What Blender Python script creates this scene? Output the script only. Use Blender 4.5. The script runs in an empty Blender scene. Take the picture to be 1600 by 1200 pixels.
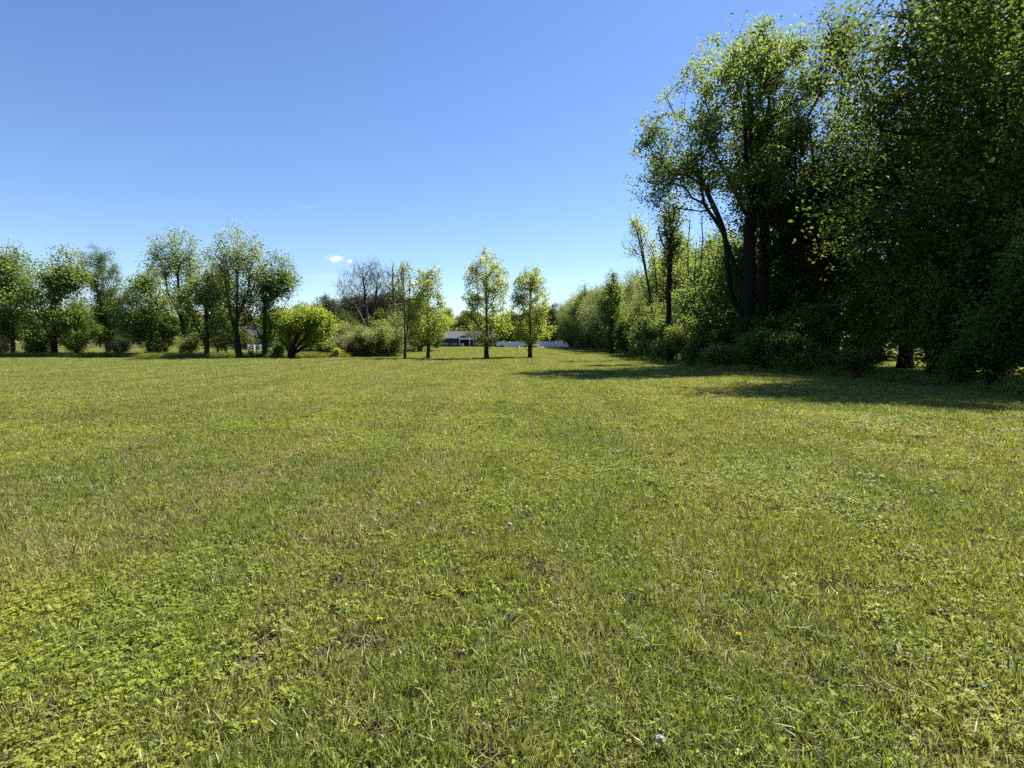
import bpy, math, random
import numpy as np
from mathutils import Vector, Matrix, noise

# ------------------------------------------------------------------ camera, world, sun, exposure
SC = bpy.context.scene
COL = SC.collection
F, HOR, EYE = 870.0, 535.0, 1.6            # focal length and horizon row of the 1600x1200 frame, eye height
PITCH = math.atan((600 - HOR) / F)
cam = bpy.data.cameras.new('camera')
cam_o = bpy.data.objects.new('camera', cam)
COL.objects.link(cam_o)
cam.sensor_fit = 'VERTICAL'; cam.sensor_height = 24.0; cam.lens = 24.0 * F / 1200.0
cam.clip_start = 0.05; cam.clip_end = 9000
cam_o.location = (0, 0, EYE)
cam_o.rotation_euler = (math.pi / 2 - PITCH, 0, 0)
SC.camera = cam_o

SUN_EL, SUN_AZ = math.radians(56), math.radians(52)      # azimuth from +Y towards +X
w = bpy.data.worlds.new('World'); SC.world = w; w.use_nodes = True
nt = w.node_tree; nt.nodes.clear()
sky = nt.nodes.new('ShaderNodeTexSky'); sky.sky_type = 'NISHITA'; sky.sun_disc = False
sky.sun_elevation = SUN_EL; sky.sun_rotation = SUN_AZ
sky.air_density = 1.0; sky.dust_density = 0.2; sky.ozone_density = 4.0; sky.altitude = 100
bg = nt.nodes.new('ShaderNodeBackground'); bg.inputs[1].default_value = 0.06
wo = nt.nodes.new('ShaderNodeOutputWorld')
hs = nt.nodes.new('ShaderNodeHueSaturation'); hs.inputs['Saturation'].default_value = 1.12; hs.inputs['Hue'].default_value = 0.508
nt.links.new(sky.outputs[0], hs.inputs['Color']); nt.links.new(hs.outputs[0], bg.inputs[0]); nt.links.new(bg.outputs[0], wo.inputs[0])

sun = bpy.data.lights.new('sun', 'SUN'); sun.energy = 5.0; sun.angle = math.radians(0.55); sun.color = (1.0, 0.95, 0.86)
sun_o = bpy.data.objects.new('sun', sun); COL.objects.link(sun_o)
sdir = Vector((math.cos(SUN_EL) * math.sin(SUN_AZ), math.cos(SUN_EL) * math.cos(SUN_AZ), math.sin(SUN_EL)))
sun_o.rotation_euler = sdir.to_track_quat('Z', 'Y').to_euler()
sun_o.location = sdir * 200

SC.view_settings.view_transform = 'Standard'; SC.view_settings.look = 'None'
SC.view_settings.exposure = 1.6; SC.view_settings.gamma = 1.0
SC.render.engine = 'CYCLES'
cy = SC.cycles
cy.max_bounces = 6; cy.diffuse_bounces = 3; cy.glossy_bounces = 2; cy.transmission_bounces = 4
cy.transparent_max_bounces = 8; cy.volume_bounces = 3
cy.use_denoising = False; cy.use_adaptive_sampling = True; cy.adaptive_threshold = 0.012
cy.sample_clamp_indirect = 4.0

# ------------------------------------------------------------------ placing helpers
def ground_z(x, y):
    """height of the lawn: flat near the camera, a slight rise towards the houses, gentle swells"""
    r = 0.28 * min(1.0, max(0.0, (y - 58) / 100.0))
    s = 0.035 * noise.noise(Vector((x * 0.09, y * 0.09, 3.1))) * min(1.0, max(0.0, (y + 5) / 20.0))
    return r + s
def at(px, py, Y):
    """the point at distance Y (metres ahead) seen at photo pixel px, py"""
    a, b = (px - 800) / F, (600 - py) / F
    dy = math.cos(PITCH) + b * math.sin(PITCH); dz = -math.sin(PITCH) + b * math.cos(PITCH)
    t = Y / dy
    return Vector((a * t, Y, EYE + dz * t))
def on_ground(px, Y):
    x = at(px, HOR, Y).x
    return Vector((x, Y, ground_z(x, Y)))

# ------------------------------------------------------------------ object helpers
def tag(o, label=None, cat=None, group=None, kind=None):
    if label: o['label'] = label
    if cat: o['category'] = cat
    if group: o['group'] = group
    if kind: o['kind'] = kind
    return o
def empty(name, loc=(0, 0, 0), rz=0.0, s=1.0):
    o = bpy.data.objects.new(name, None); COL.objects.link(o)
    o.empty_display_size = 0.3; o.location = loc; o.rotation_euler = (0, 0, rz); o.scale = (s, s, s)
    return o
def copy_tree(o, parent=None):
    c = o.copy(); COL.objects.link(c); c.parent = parent
    for ch in list(o.children): copy_tree(ch, c)
    return c
def quads(name, V, Fq, mat, parent=None, tint=None, smooth=False, link=True):
    """one mesh object from an (n,3) vertex array and an (m,4) quad array"""
    V = np.asarray(V, np.float32); Fq = np.asarray(Fq, np.int32)
    me = bpy.data.meshes.new(name)
    me.vertices.add(len(V)); me.vertices.foreach_set('co', V.ravel())
    me.loops.add(Fq.size); me.loops.foreach_set('vertex_index', Fq.ravel())
    me.polygons.add(len(Fq)); me.polygons.foreach_set('loop_start', np.arange(0, Fq.size, 4, dtype=np.int32))
    if smooth: me.polygons.foreach_set('use_smooth', np.ones(len(Fq), bool))
    if tint is not None:
        a = me.attributes.new('tint', 'FLOAT', 'FACE'); a.data.foreach_set('value', np.asarray(tint, np.float32))
    me.materials.append(mat); me.update(calc_edges=True)
    o = bpy.data.objects.new(name, me)
    if link: COL.objects.link(o)
    if parent: o.parent = parent
    return o
class MB:
    """collects boxes and prisms into one mesh"""
    def __init__(s): s.V = []; s.Fc = []
    def poly(s, pts, faces):
        k = len(s.V); s.V += [tuple(p) for p in pts]; s.Fc += [tuple(k + i for i in f) for f in faces]; return s
    def box(s, x0, x1, y0, y1, z0, z1):
        return s.poly([(x0,y0,z0),(x1,y0,z0),(x1,y1,z0),(x0,y1,z0),(x0,y0,z1),(x1,y0,z1),(x1,y1,z1),(x0,y1,z1)],
                      [(0,3,2,1),(4,5,6,7),(0,1,5,4),(1,2,6,5),(2,3,7,6),(3,0,4,7)])
    def prism_x(s, prof, x0, x1):
        n = len(prof)
        return s.poly([(x0, y, z) for y, z in prof] + [(x1, y, z) for y, z in prof],
                      [tuple(range(n))[::-1], tuple(range(n, 2 * n))] + [(i, (i+1) % n, n + (i+1) % n, n + i) for i in range(n)])
    def prism_y(s, prof, y0, y1):
        n = len(prof)
        return s.poly([(x, y0, z) for x, z in prof] + [(x, y1, z) for x, z in prof],
                      [tuple(range(n)), tuple(range(n, 2 * n))[::-1]] + [(i, n + i, n + (i+1) % n, (i+1) % n) for i in range(n)])
    def disc_x(s, cx, cy, cz, r, wd, n=16):
        return s.prism_x([(cy + r * math.cos(2*math.pi*i/n), cz + r * math.sin(2*math.pi*i/n)) for i in range(n)], cx - wd/2, cx + wd/2)
    def build(s, name, mat, parent=None, bevel=0.0):
        me = bpy.data.meshes.new(name); me.from_pydata(s.V, [], s.Fc); me.materials.append(mat); me.update()
        o = bpy.data.objects.new(name, me); COL.objects.link(o)
        if parent: o.parent = parent
        if bevel:
            b = o.modifiers.new('bevel', 'BEVEL'); b.width = bevel; b.segments = 2
        return o

# ------------------------------------------------------------------ materials
def new_mat(name):
    m = bpy.data.materials.new(name); m.use_nodes = True
    n = m.node_tree; n.nodes.clear()
    out = n.nodes.new('ShaderNodeOutputMaterial')
    return m, n, out
def ramp(n, fac, stops):
    r = n.nodes.new('ShaderNodeValToRGB'); e = r.color_ramp.elements
    while len(e) < len(stops): e.new(0.5)
    for el, (p, c) in zip(e, stops): el.position = p; el.color = (*c, 1)
    n.links.new(fac, r.inputs[0]); return r.outputs[0]
def noise_tex(n, vec, scale, detail=3, rough=0.55):
    t = n.nodes.new('ShaderNodeTexNoise'); t.inputs['Scale'].default_value = scale
    t.inputs['Detail'].default_value = detail; t.inputs['Roughness'].default_value = rough
    if vec is not None: n.links.new(vec, t.inputs['Vector'])
    return t.outputs[0]
def mixc(n, fac, a, b, mode='MIX'):
    m = n.nodes.new('ShaderNodeMix'); m.data_type = 'RGBA'; m.blend_type = mode
    if isinstance(fac, (int, float)): m.inputs[0].default_value = fac
    else: n.links.new(fac, m.inputs[0])
    for k, v in ((6, a), (7, b)):
        if isinstance(v, tuple): m.inputs[k].default_value = (*v, 1)
        else: n.links.new(v, m.inputs[k])
    return m.outputs[2]
def math_n(n, op, a, b=0.0, clamp=False):
    m = n.nodes.new('ShaderNodeMath'); m.operation = op; m.use_clamp = clamp
    for k, v in enumerate((a, b)):
        if isinstance(v, (int, float)): m.inputs[k].default_value = v
        else: n.links.new(v, m.inputs[k])
    return m.outputs[0]
def scaled_pos(n, sc, src='pos'):
    if src == 'pos': s = n.nodes.new('ShaderNodeNewGeometry').outputs['Position']
    else: s = n.nodes.new('ShaderNodeTexCoord').outputs['Object']
    mp = n.nodes.new('ShaderNodeMapping'); mp.inputs['Scale'].default_value = sc
    n.links.new(s, mp.inputs[0]); return mp.outputs[0]
def attr(n, name):
    a = n.nodes.new('ShaderNodeAttribute'); a.attribute_name = name; return a.outputs['Fac']
def leaf_shader(n, out, col, tcol, tf=0.45, rough=0.6, spec=0.15):
    p = n.nodes.new('ShaderNodeBsdfPrincipled'); p.inputs['Roughness'].default_value = rough
    p.inputs['Specular IOR Level'].default_value = spec
    n.links.new(col, p.inputs['Base Color'])
    t = n.nodes.new('ShaderNodeBsdfTranslucent'); n.links.new(tcol, t.inputs[0])
    mx = n.nodes.new('ShaderNodeMixShader'); mx.inputs[0].default_value = tf
    n.links.new(p.outputs[0], mx.inputs[1]); n.links.new(t.outputs[0], mx.inputs[2])
    n.links.new(mx.outputs[0], out.inputs[0])
def leaf_mat(name, c0, c1, t0, t1, tf=0.45, hue_var=0.02):
    m, n, out = new_mat(name)
    a = attr(n, 'tint')
    oi = n.nodes.new('ShaderNodeObjectInfo')
    f = math_n(n, 'ADD', a, math_n(n, 'MULTIPLY', math_n(n, 'SUBTRACT', oi.outputs['Random'], 0.5), 0.5), True)
    col = mixc(n, f, c0, c1); tc = mixc(n, f, t0, t1)
    leaf_shader(n, out, col, tc, tf)
    return m
def simple_mat(name, c0, c1, scale=6.0, rough=0.8, bump=0.0, stretch=(1, 1, 1), spec=0.3, metallic=0.0):
    m, n, out = new_mat(name)
    v = scaled_pos(n, stretch, 'obj')
    f = noise_tex(n, v, scale, 4)
    p = n.nodes.new('ShaderNodeBsdfPrincipled'); p.inputs['Roughness'].default_value = rough
    p.inputs['Specular IOR Level'].default_value = spec; p.inputs['Metallic'].default_value = metallic
    n.links.new(ramp(n, f, [(0.3, c0), (0.7, c1)]), p.inputs['Base Color'])
    if bump:
        b = n.nodes.new('ShaderNodeBump'); b.inputs['Strength'].default_value = bump; b.inputs['Distance'].default_value = 0.05
        n.links.new(f, b.inputs['Height']); n.links.new(b.outputs[0], p.inputs['Normal'])
    n.links.new(p.outputs[0], out.inputs[0]); return m
def stripes_mat(name, c0, c1, axis, freq, rough=0.7):
    """boards or shingle courses: a band pattern along one object axis"""
    m, n, out = new_mat(name)
    tc = n.nodes.new('ShaderNodeTexCoord'); sp = n.nodes.new('ShaderNodeSeparateXYZ'); n.links.new(tc.outputs['Object'], sp.inputs[0])
    fr = math_n(n, 'FRACT', math_n(n, 'MULTIPLY', sp.outputs[axis], freq))
    ln = math_n(n, 'LESS_THAN', fr, 0.12)
    nz = noise_tex(n, tc.outputs['Object'], 3.0, 4)
    base = ramp(n, nz, [(0.3, c0), (0.7, c1)])
    col = mixc(n, math_n(n, 'MULTIPLY', ln, 0.5), base, tuple(x * 0.55 for x in c0))
    p = n.nodes.new('ShaderNodeBsdfPrincipled'); p.inputs['Roughness'].default_value = rough
    n.links.new(col, p.inputs['Base Color'])
    b = n.nodes.new('ShaderNodeBump'); b.inputs['Strength'].default_value = 0.6; b.inputs['Distance'].default_value = 0.02
    n.links.new(fr, b.inputs['Height']); n.links.new(b.outputs[0], p.inputs['Normal'])
    n.links.new(p.outputs[0], out.inputs[0]); return m
def lawn_tones(n):
    """patches of the lawn, in world metres: lush / dry factor, yellow-green factor with mowing sheen painted in, wheel-track factor"""
    big = noise_tex(n, scaled_pos(n, (0.30, 0.22, 0.0)), 1.0, 4, 0.6)
    mid = noise_tex(n, scaled_pos(n, (1.1, 0.8, 0.0)), 1.0, 4, 0.65)
    trk = noise_tex(n, scaled_pos(n, (0.75, 0.035, 0.0)), 1.0, 2, 0.5)
    dry = math_n(n, 'ADD', math_n(n, 'MULTIPLY', mid, 0.62), math_n(n, 'MULTIPLY', trk, 0.38))
    mr = n.nodes.new('ShaderNodeMapRange'); mr.inputs[1].default_value = 0.46; mr.inputs[2].default_value = 0.63
    n.links.new(dry, mr.inputs[0])
    lr = n.nodes.new('ShaderNodeMapRange'); lr.inputs[1].default_value = 0.36; lr.inputs[2].default_value = 0.64
    n.links.new(math_n(n, 'ADD', math_n(n, 'MULTIPLY', big, 0.7), math_n(n, 'MULTIPLY', trk, 0.3)), lr.inputs[0])
    sp = n.nodes.new('ShaderNodeSeparateXYZ'); n.links.new(scaled_pos(n, (1, 1, 1)), sp.inputs[0])
    wob = math_n(n, 'MULTIPLY', noise_tex(n, scaled_pos(n, (0.0, 0.12, 0.0)), 1.0, 2), 0.7)
    xs_ = math_n(n, 'ADD', math_n(n, 'ADD', sp.outputs[0], 1.36 - 0.35), wob)
    ph = math_n(n, 'FRACT', math_n(n, 'ADD', math_n(n, 'MULTIPLY', xs_, 1 / 1.72), 100.5))
    trk2 = n.nodes.new('ShaderNodeMapRange'); trk2.inputs[1].default_value = 0.16; trk2.inputs[2].default_value = 0.05; n.links.new(math_n(n, 'ABSOLUTE', math_n(n, 'SUBTRACT', ph, 0.5)), trk2.inputs[0])
    tm = n.nodes.new('ShaderNodeMapRange'); tm.inputs[1].default_value = 0.44; tm.inputs[2].default_value = 0.62; n.links.new(noise_tex(n, scaled_pos(n, (0.5, 0.45, 0.0)), 1.0, 3), tm.inputs[0])
    dryo = math_n(n, 'ADD', math_n(n, 'MULTIPLY', mr.outputs[0], 0.8), math_n(n, 'MULTIPLY', math_n(n, 'MULTIPLY', trk2.outputs[0], tm.outputs[0]), 0.55), True)
    # alternate mowing passes: sheen of leaning blades painted into the tint, every second paler
    ps = math_n(n, 'SINE', math_n(n, 'MULTIPLY', xs_, math.pi / 1.72))
    lo = math_n(n, 'ADD', lr.outputs[0], math_n(n, 'MULTIPLY', ps, 0.11), True)
    return lo, dryo

# lawn surface: thatch and soil between the blades
def make_lawn_mat():
    m, n, out = new_mat('lawn_turf')
    lush, dry = lawn_tones(n)
    fine = noise_tex(n, scaled_pos(n, (22, 22, 22)), 1.0, 5, 0.7)
    far = noise_tex(n, scaled_pos(n, (3.0, 1.1, 1)), 1.0, 5, 0.7)
    g = mixc(n, lush, (0.075, 0.112, 0.015), (0.140, 0.168, 0.024))
    g = mixc(n, math_n(n, 'MULTIPLY', dry, 0.55), g, (0.150, 0.140, 0.048))
    g = mixc(n, 1.0, g, ramp(n, far, [(0.25, (0.62, 0.64, 0.6)), (0.75, (1.3, 1.28, 1.2))]), 'MULTIPLY')
    thatch = ramp(n, fine, [(0.3, (0.012, 0.011, 0.006)), (0.5, (0.040, 0.034, 0.014)), (0.72, (0.11, 0.085, 0.045))])
    col = mixc(n, 0.62, g, thatch)
    p = n.nodes.new('ShaderNodeBsdfPrincipled'); p.inputs['Roughness'].default_value = 0.9
    p.inputs['Specular IOR Level'].default_value = 0.1
    n.links.new(col, p.inputs['Base Color'])
    b = n.nodes.new('ShaderNodeBump'); b.inputs['Strength'].default_value = 0.8; b.inputs['Distance'].default_value = 0.03
    n.links.new(fine, b.inputs['Height']); n.links.new(b.outputs[0], p.inputs['Normal'])
    n.links.new(p.outputs[0], out.inputs[0]); return m
def make_blade_mat(name, c0, c1, cd, tf=0.38, trans=1.8, dryf=0.7, spec=0.33):
    m, n, out = new_mat(name)
    lush, dry = lawn_tones(n)
    a = attr(n, 'tint')
    col = mixc(n, a, c0, c1)
    col = mixc(n, 1.0, col, ramp(n, lush, [(0, (0.82, 0.90, 0.88)), (1, (1.2, 1.14, 0.95))]), 'MULTIPLY')
    d2 = math_n(n, 'MULTIPLY', math_n(n, 'MULTIPLY', dry, dryf), math_n(n, 'GREATER_THAN', a, 0.35))
    col = mixc(n, d2, col, cd)
    tc = mixc(n, 1.0, col, (trans, trans * 0.95, trans * 0.45), 'MULTIPLY')
    leaf_shader(n, out, col, tc, tf, 0.45, spec)
    return m

M = {}
M['lawn'] = make_lawn_mat()
M['blade'] = make_blade_mat('grass_blade', (0.046, 0.070, 0.012), (0.262, 0.292, 0.070), (0.31, 0.27, 0.14))
M['weed_leaf'] = make_blade_mat('clover_leaf', (0.052, 0.085, 0.012), (0.275, 0.312, 0.052), (0.22, 0.215, 0.05), 0.42, 1.85, 0.4, 0.12)
M['straw'] = simple_mat('dry_straw', (0.16, 0.13, 0.06), (0.34, 0.29, 0.16), 9, 0.8)
M['brown'] = simple_mat('withered_clover', (0.055, 0.035, 0.024), (0.15, 0.105, 0.07), 40, 0.8)
M['rough'] = make_blade_mat('tall_grass_blade', (0.075, 0.12, 0.02), (0.17, 0.21, 0.05), (0.30, 0.27, 0.12))
M['maple'] = leaf_mat('maple_leaves', (0.05, 0.088, 0.022), (0.128, 0.165, 0.042), (0.15, 0.23, 0.03), (0.32, 0.39, 0.07), 0.5)
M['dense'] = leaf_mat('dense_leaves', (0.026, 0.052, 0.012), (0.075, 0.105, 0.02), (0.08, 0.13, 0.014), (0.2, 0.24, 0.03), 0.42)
M['fresh'] = leaf_mat('fresh_leaves', (0.088, 0.126, 0.026), (0.2, 0.235, 0.052), (0.29, 0.36, 0.036), (0.52, 0.56, 0.09), 0.54)
M['lime'] = leaf_mat('lime_leaves', (0.085, 0.132, 0.02), (0.19, 0.232, 0.038), (0.26, 0.34, 0.028), (0.44, 0.5, 0.055), 0.52)
M['poplar'] = leaf_mat('poplar_leaves', (0.07, 0.105, 0.034), (0.18, 0.21, 0.08), (0.22, 0.28, 0.04), (0.44, 0.47, 0.12), 0.52)
M['willow'] = leaf_mat('willow_leaves', (0.08, 0.105, 0.038), (0.18, 0.2, 0.085), (0.2, 0.25, 0.05), (0.37, 0.39, 0.13), 0.43)
M['wood_leaf'] = leaf_mat('woodland_leaves', (0.052, 0.09, 0.024), (0.125, 0.162, 0.045), (0.16, 0.23, 0.03), (0.32, 0.38, 0.07), 0.5)
M['spring'] = leaf_mat('spring_leaves', (.060,.100,.024), (.145,.185,.048), (.18,.25,.032), (.36,.42,.075), .5)
M['scrub'] = leaf_mat('scrub_leaves', (0.085, 0.105, 0.034), (0.18, 0.195, 0.072), (0.2, 0.24, 0.05), (0.38, 0.4, 0.11), 0.48)
M['russet'] = leaf_mat('russet_leaves', (0.1, 0.092, 0.045), (0.19, 0.17, 0.092), (0.18, 0.17, 0.06), (0.32, 0.29, 0.12), 0.42)
M['needle'] = leaf_mat('pine_needles', (0.018, 0.034, 0.016), (0.046, 0.066, 0.028), (0.02, 0.04, 0.012), (0.05, 0.07, 0.02), 0.2)
M['far'] = leaf_mat('far_leaves', (0.065, 0.095, 0.032), (0.145, 0.172, 0.055), (0.17, 0.22, 0.04), (0.32, 0.35, 0.09), 0.42)
M['bark'] = simple_mat('dark_bark', (0.022, 0.018, 0.014), (0.055, 0.045, 0.036), 7, 0.95, 1.0, (6, 6, 1), 0.05)
M['bark_grey'] = simple_mat('grey_bark', (0.045, 0.040, 0.034), (0.10, 0.09, 0.078), 6, 0.95, 1.0, (6, 6, 1), 0.05)
M['bark_warm'] = simple_mat('brown_grey_bark', (0.050, 0.040, 0.028), (0.11, 0.09, 0.065), 6, 0.95, 1.0, (6, 6, 1), 0.05)
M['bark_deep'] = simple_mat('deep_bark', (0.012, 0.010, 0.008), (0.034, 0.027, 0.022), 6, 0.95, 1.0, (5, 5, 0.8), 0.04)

# ------------------------------------------------------------------ the lawn sheet
def make_lawn():
    xs = np.unique(np.concatenate([np.linspace(-3000, -150, 12), np.linspace(-150, 150, 121), np.linspace(150, 3000, 12)]))
    ys = np.unique(np.concatenate([np.linspace(-300, -10, 6), np.linspace(-10, 200, 141), np.linspace(200, 3500, 14)]))
    V = np.array([(x, y, ground_z(x, y)) for y in ys for x in xs])
    nx = len(xs); i, j = np.meshgrid(np.arange(nx - 1), np.arange(len(ys) - 1)); k = (j * nx + i).ravel()
    o = quads('lawn', V, np.stack([k, k + 1, k + 1 + nx, k + nx], 1), M['lawn'], smooth=True)
    tag(o, 'wide mown green lawn running from the camera to the far houses', 'lawn', kind='structure')
make_lawn()

# ------------------------------------------------------------------ grass: tufts scattered over the lawn
def blades(rng, n, rad, h0, h1, w0, w1, lean, t0=0.0, t1=1.0):
    """n bent blades around the origin: arrays of vertices, quads, tint"""
    r = rad * np.sqrt(rng.random(n)); a = rng.random(n) * 2 * np.pi
    bx, by = r * np.cos(a), r * np.sin(a)
    h = rng.uniform(h0, h1, n); wd = rng.uniform(w0, w1, n)
    la = rng.random(n) * 2 * np.pi; l = np.abs(rng.normal(0, lean, n)) + 0.15
    dx, dy = np.cos(la), np.sin(la)
    fa = rng.random(n) * np.pi; sx, sy = np.cos(fa), np.sin(fa)
    V = np.zeros((n, 6, 3))
    for k, (t, wk) in enumerate(((0, 0.8), (0.55, 1.0), (1.0, 0.12))):
        out = l * h * t ** 1.7; z = h * t * np.sqrt(np.maximum(0.1, 1 - (0.75 * np.minimum(l, 1.15) * t) ** 2))
        cx, cy_ = bx + dx * out, by + dy * out
        V[:, 2*k, 0] = cx - sx * wd * wk / 2; V[:, 2*k, 1] = cy_ - sy * wd * wk / 2; V[:, 2*k, 2] = z
        V[:, 2*k+1, 0] = cx + sx * wd * wk / 2; V[:, 2*k+1, 1] = cy_ + sy * wd * wk / 2; V[:, 2*k+1, 2] = z
    b = (np.arange(n) * 6)[:, None]
    Q = np.concatenate([b + np.array([[0, 1, 3, 2]]), b + np.array([[2, 3, 5, 4]])], 1).reshape(-1, 4)
    tint = np.repeat(np.clip(rng.uniform(t0, t1, n), 0, 1), 2)
    return V.reshape(-1, 3), Q, tint
def rosette(rng, n, ln0, ln1, w0, w1, rise):
    """broad weed leaves spreading from one crown"""
    V, Q, T = [], [], []
    for i in range(n):
        a = rng.random() * 2 * np.pi; L = rng.uniform(ln0, ln1); W = rng.uniform(w0, w1); up = rng.uniform(*rise)
        d = np.array([math.cos(a), math.sin(a), 0]); s = np.array([-d[1], d[0], 0]); k = len(V)
        tilt = rng.normal(0, 0.35)
        for t, wk in ((0, 0.25), (0.35, 0.75), (0.72, 1.0), (1.0, 0.35)):
            c = d * L * t + np.array([0, 0, 0.006 + up * L * math.sin(t * 1.9)])
            sv = s * W * wk / 2 + np.array([0, 0, tilt * W * wk / 2])
            V += [c - sv, c + sv]
        for j in range(3): Q.append((k + 2*j, k + 2*j + 1, k + 2*j + 3, k + 2*j + 2)); T.append(rng.random())
    return np.array(V), np.array(Q), np.array(T)
def clover(rng, n, rad, hgt, lf):
    """small three-part leaves on thin stalks"""
    V, Q, T = [], [], []
    for i in range(n):
        r = rad * math.sqrt(rng.random()); a = rng.random() * 6.283; h = hgt * rng.uniform(0.4, 1.0)
        c = np.array([r * math.cos(a), r * math.sin(a), h]); t = rng.random()
        a0 = rng.random() * 6.283; nt_ = rng.normal(0, 0.25, 2)
        for q in range(3):
            b = a0 + q * 2.094; d = np.array([math.cos(b), math.sin(b), 0.0]); s = np.array([-d[1], d[0], 0.0])
            L = lf * rng.uniform(0.8, 1.2); k = len(V)
            pts = [c, c + d * L * .6 - s * L * .45, c + d * L, c + d * L * .6 + s * L * .45]
            V += [p + np.array([0, 0, (p - c)[0] * nt_[0] + (p - c)[1] * nt_[1]]) for p in pts]
            Q.append((k, k+1, k+2, k+3)); T.append(t)
    return np.array(V), np.array(Q), np.array(T)

TUFTS = bpy.data.collections.new('tuft_kinds')     # the tuft shapes, drawn only by the grass
def tuft(name, arrs, mat):
    o = quads(name, arrs[0], arrs[1], mat, tint=arrs[2], link=False); TUFTS.objects.link(o); return o
rng = np.random.default_rng(5)
KINDS = 0
def add_kind(arrs, mat):
    global KINDS
    tuft('tuft_%02d' % KINDS, arrs, mat); KINDS += 1
for i in range(4): add_kind(blades(rng, 34, 0.06, 0.026, 0.066, 0.0034, 0.0062, 0.75), M['blade'])        # 0-3 short mown grass
for i in range(2): add_kind(blades(rng, 30, 0.05, 0.045, 0.095, 0.0040, 0.0075, 0.65), M['blade'])        # 4-5 longer grass
for i in range(2): add_kind(rosette(rng, 9, 0.022, 0.05, 0.009, 0.017, (0.35, 1.0)), M['weed_leaf'])    # 6-7 broad weeds
for i in range(2): add_kind(clover(rng, 26, 0.075, 0.045, 0.013), M['weed_leaf'])                          # 8-9 clover
add_kind(blades(rng, 14, 0.07, 0.03, 0.075, 0.002, 0.004, 1.0), M['straw'])                               # 10 dead straw
add_kind(blades(rng, 16, 0.06, 0.02, 0.05, 0.004, 0.008, 0.9), M['brown'])                             # 11 brown withered clover
for i in range(2): add_kind(blades(rng, 90, 0.22, 0.03, 0.075, 0.006, 0.013, 0.75, 0.2, 0.85), M['blade'])           # 12-13 wider tufts farther off
for i in range(2): add_kind(blades(rng, 60, 0.35, 0.25, 0.75, 0.012, 0.03, 0.55), M['rough'])             # 14-15 unmown grass

def scatter_object(name, P, idx, scl, label, cat):
    n = len(P)
    me = bpy.data.meshes.new(name); me.vertices.add(n)
    me.vertices.foreach_set('co', np.asarray(P, np.float32).ravel())
    r = np.random.default_rng(n)
    rot = np.stack([r.normal(0, 0.10, n), r.normal(0, 0.10, n), r.random(n) * 6.283], 1)
    for nm, ty, arr in (('rot', 'FLOAT_VECTOR', rot), ('scl', 'FLOAT', scl), ('idx', 'INT', idx)):
        a = me.attributes.new(nm, ty, 'POINT')
        a.data.foreach_set('vector' if ty == 'FLOAT_VECTOR' else 'value', np.asarray(arr, np.int32 if ty == 'INT' else np.float32).ravel())
    o = bpy.data.objects.new(name, me); COL.objects.link(o)
    g = bpy.data.node_groups.new(name + '_scatter', 'GeometryNodeTree')
    g.interface.new_socket('Geometry', in_out='INPUT', socket_type='NodeSocketGeometry')
    g.interface.new_socket('Geometry', in_out='OUTPUT', socket_type='NodeSocketGeometry')
    N = g.nodes
    gi, go = N.new('NodeGroupInput'), N.new('NodeGroupOutput')
    ci = N.new('GeometryNodeCollectionInfo'); ci.inputs['Collection'].default_value = TUFTS
    ci.inputs['Separate Children'].default_value = True; ci.inputs['Reset Children'].default_value = True
    ip = N.new('GeometryNodeInstanceOnPoints'); ip.inputs['Pick Instance'].default_value = True
    def named(nm, ty):
        x = N.new('GeometryNodeInputNamedAttribute'); x.data_type = ty; x.inputs['Name'].default_value = nm; return x.outputs['Attribute']
    L = g.links.new
    L(gi.outputs[0], ip.inputs['Points']); L(ci.outputs[0], ip.inputs['Instance'])
    L(named('idx', 'INT'), ip.inputs['Instance Index']); L(named('rot', 'FLOAT_VECTOR'), ip.inputs['Rotation'])
    L(named('scl', 'FLOAT'), ip.inputs['Scale']); L(ip.outputs[0], go.inputs[0])
    o.modifiers.new('scatter', 'NODES').node_group = g
    return tag(o, label, cat, kind='stuff')

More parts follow.
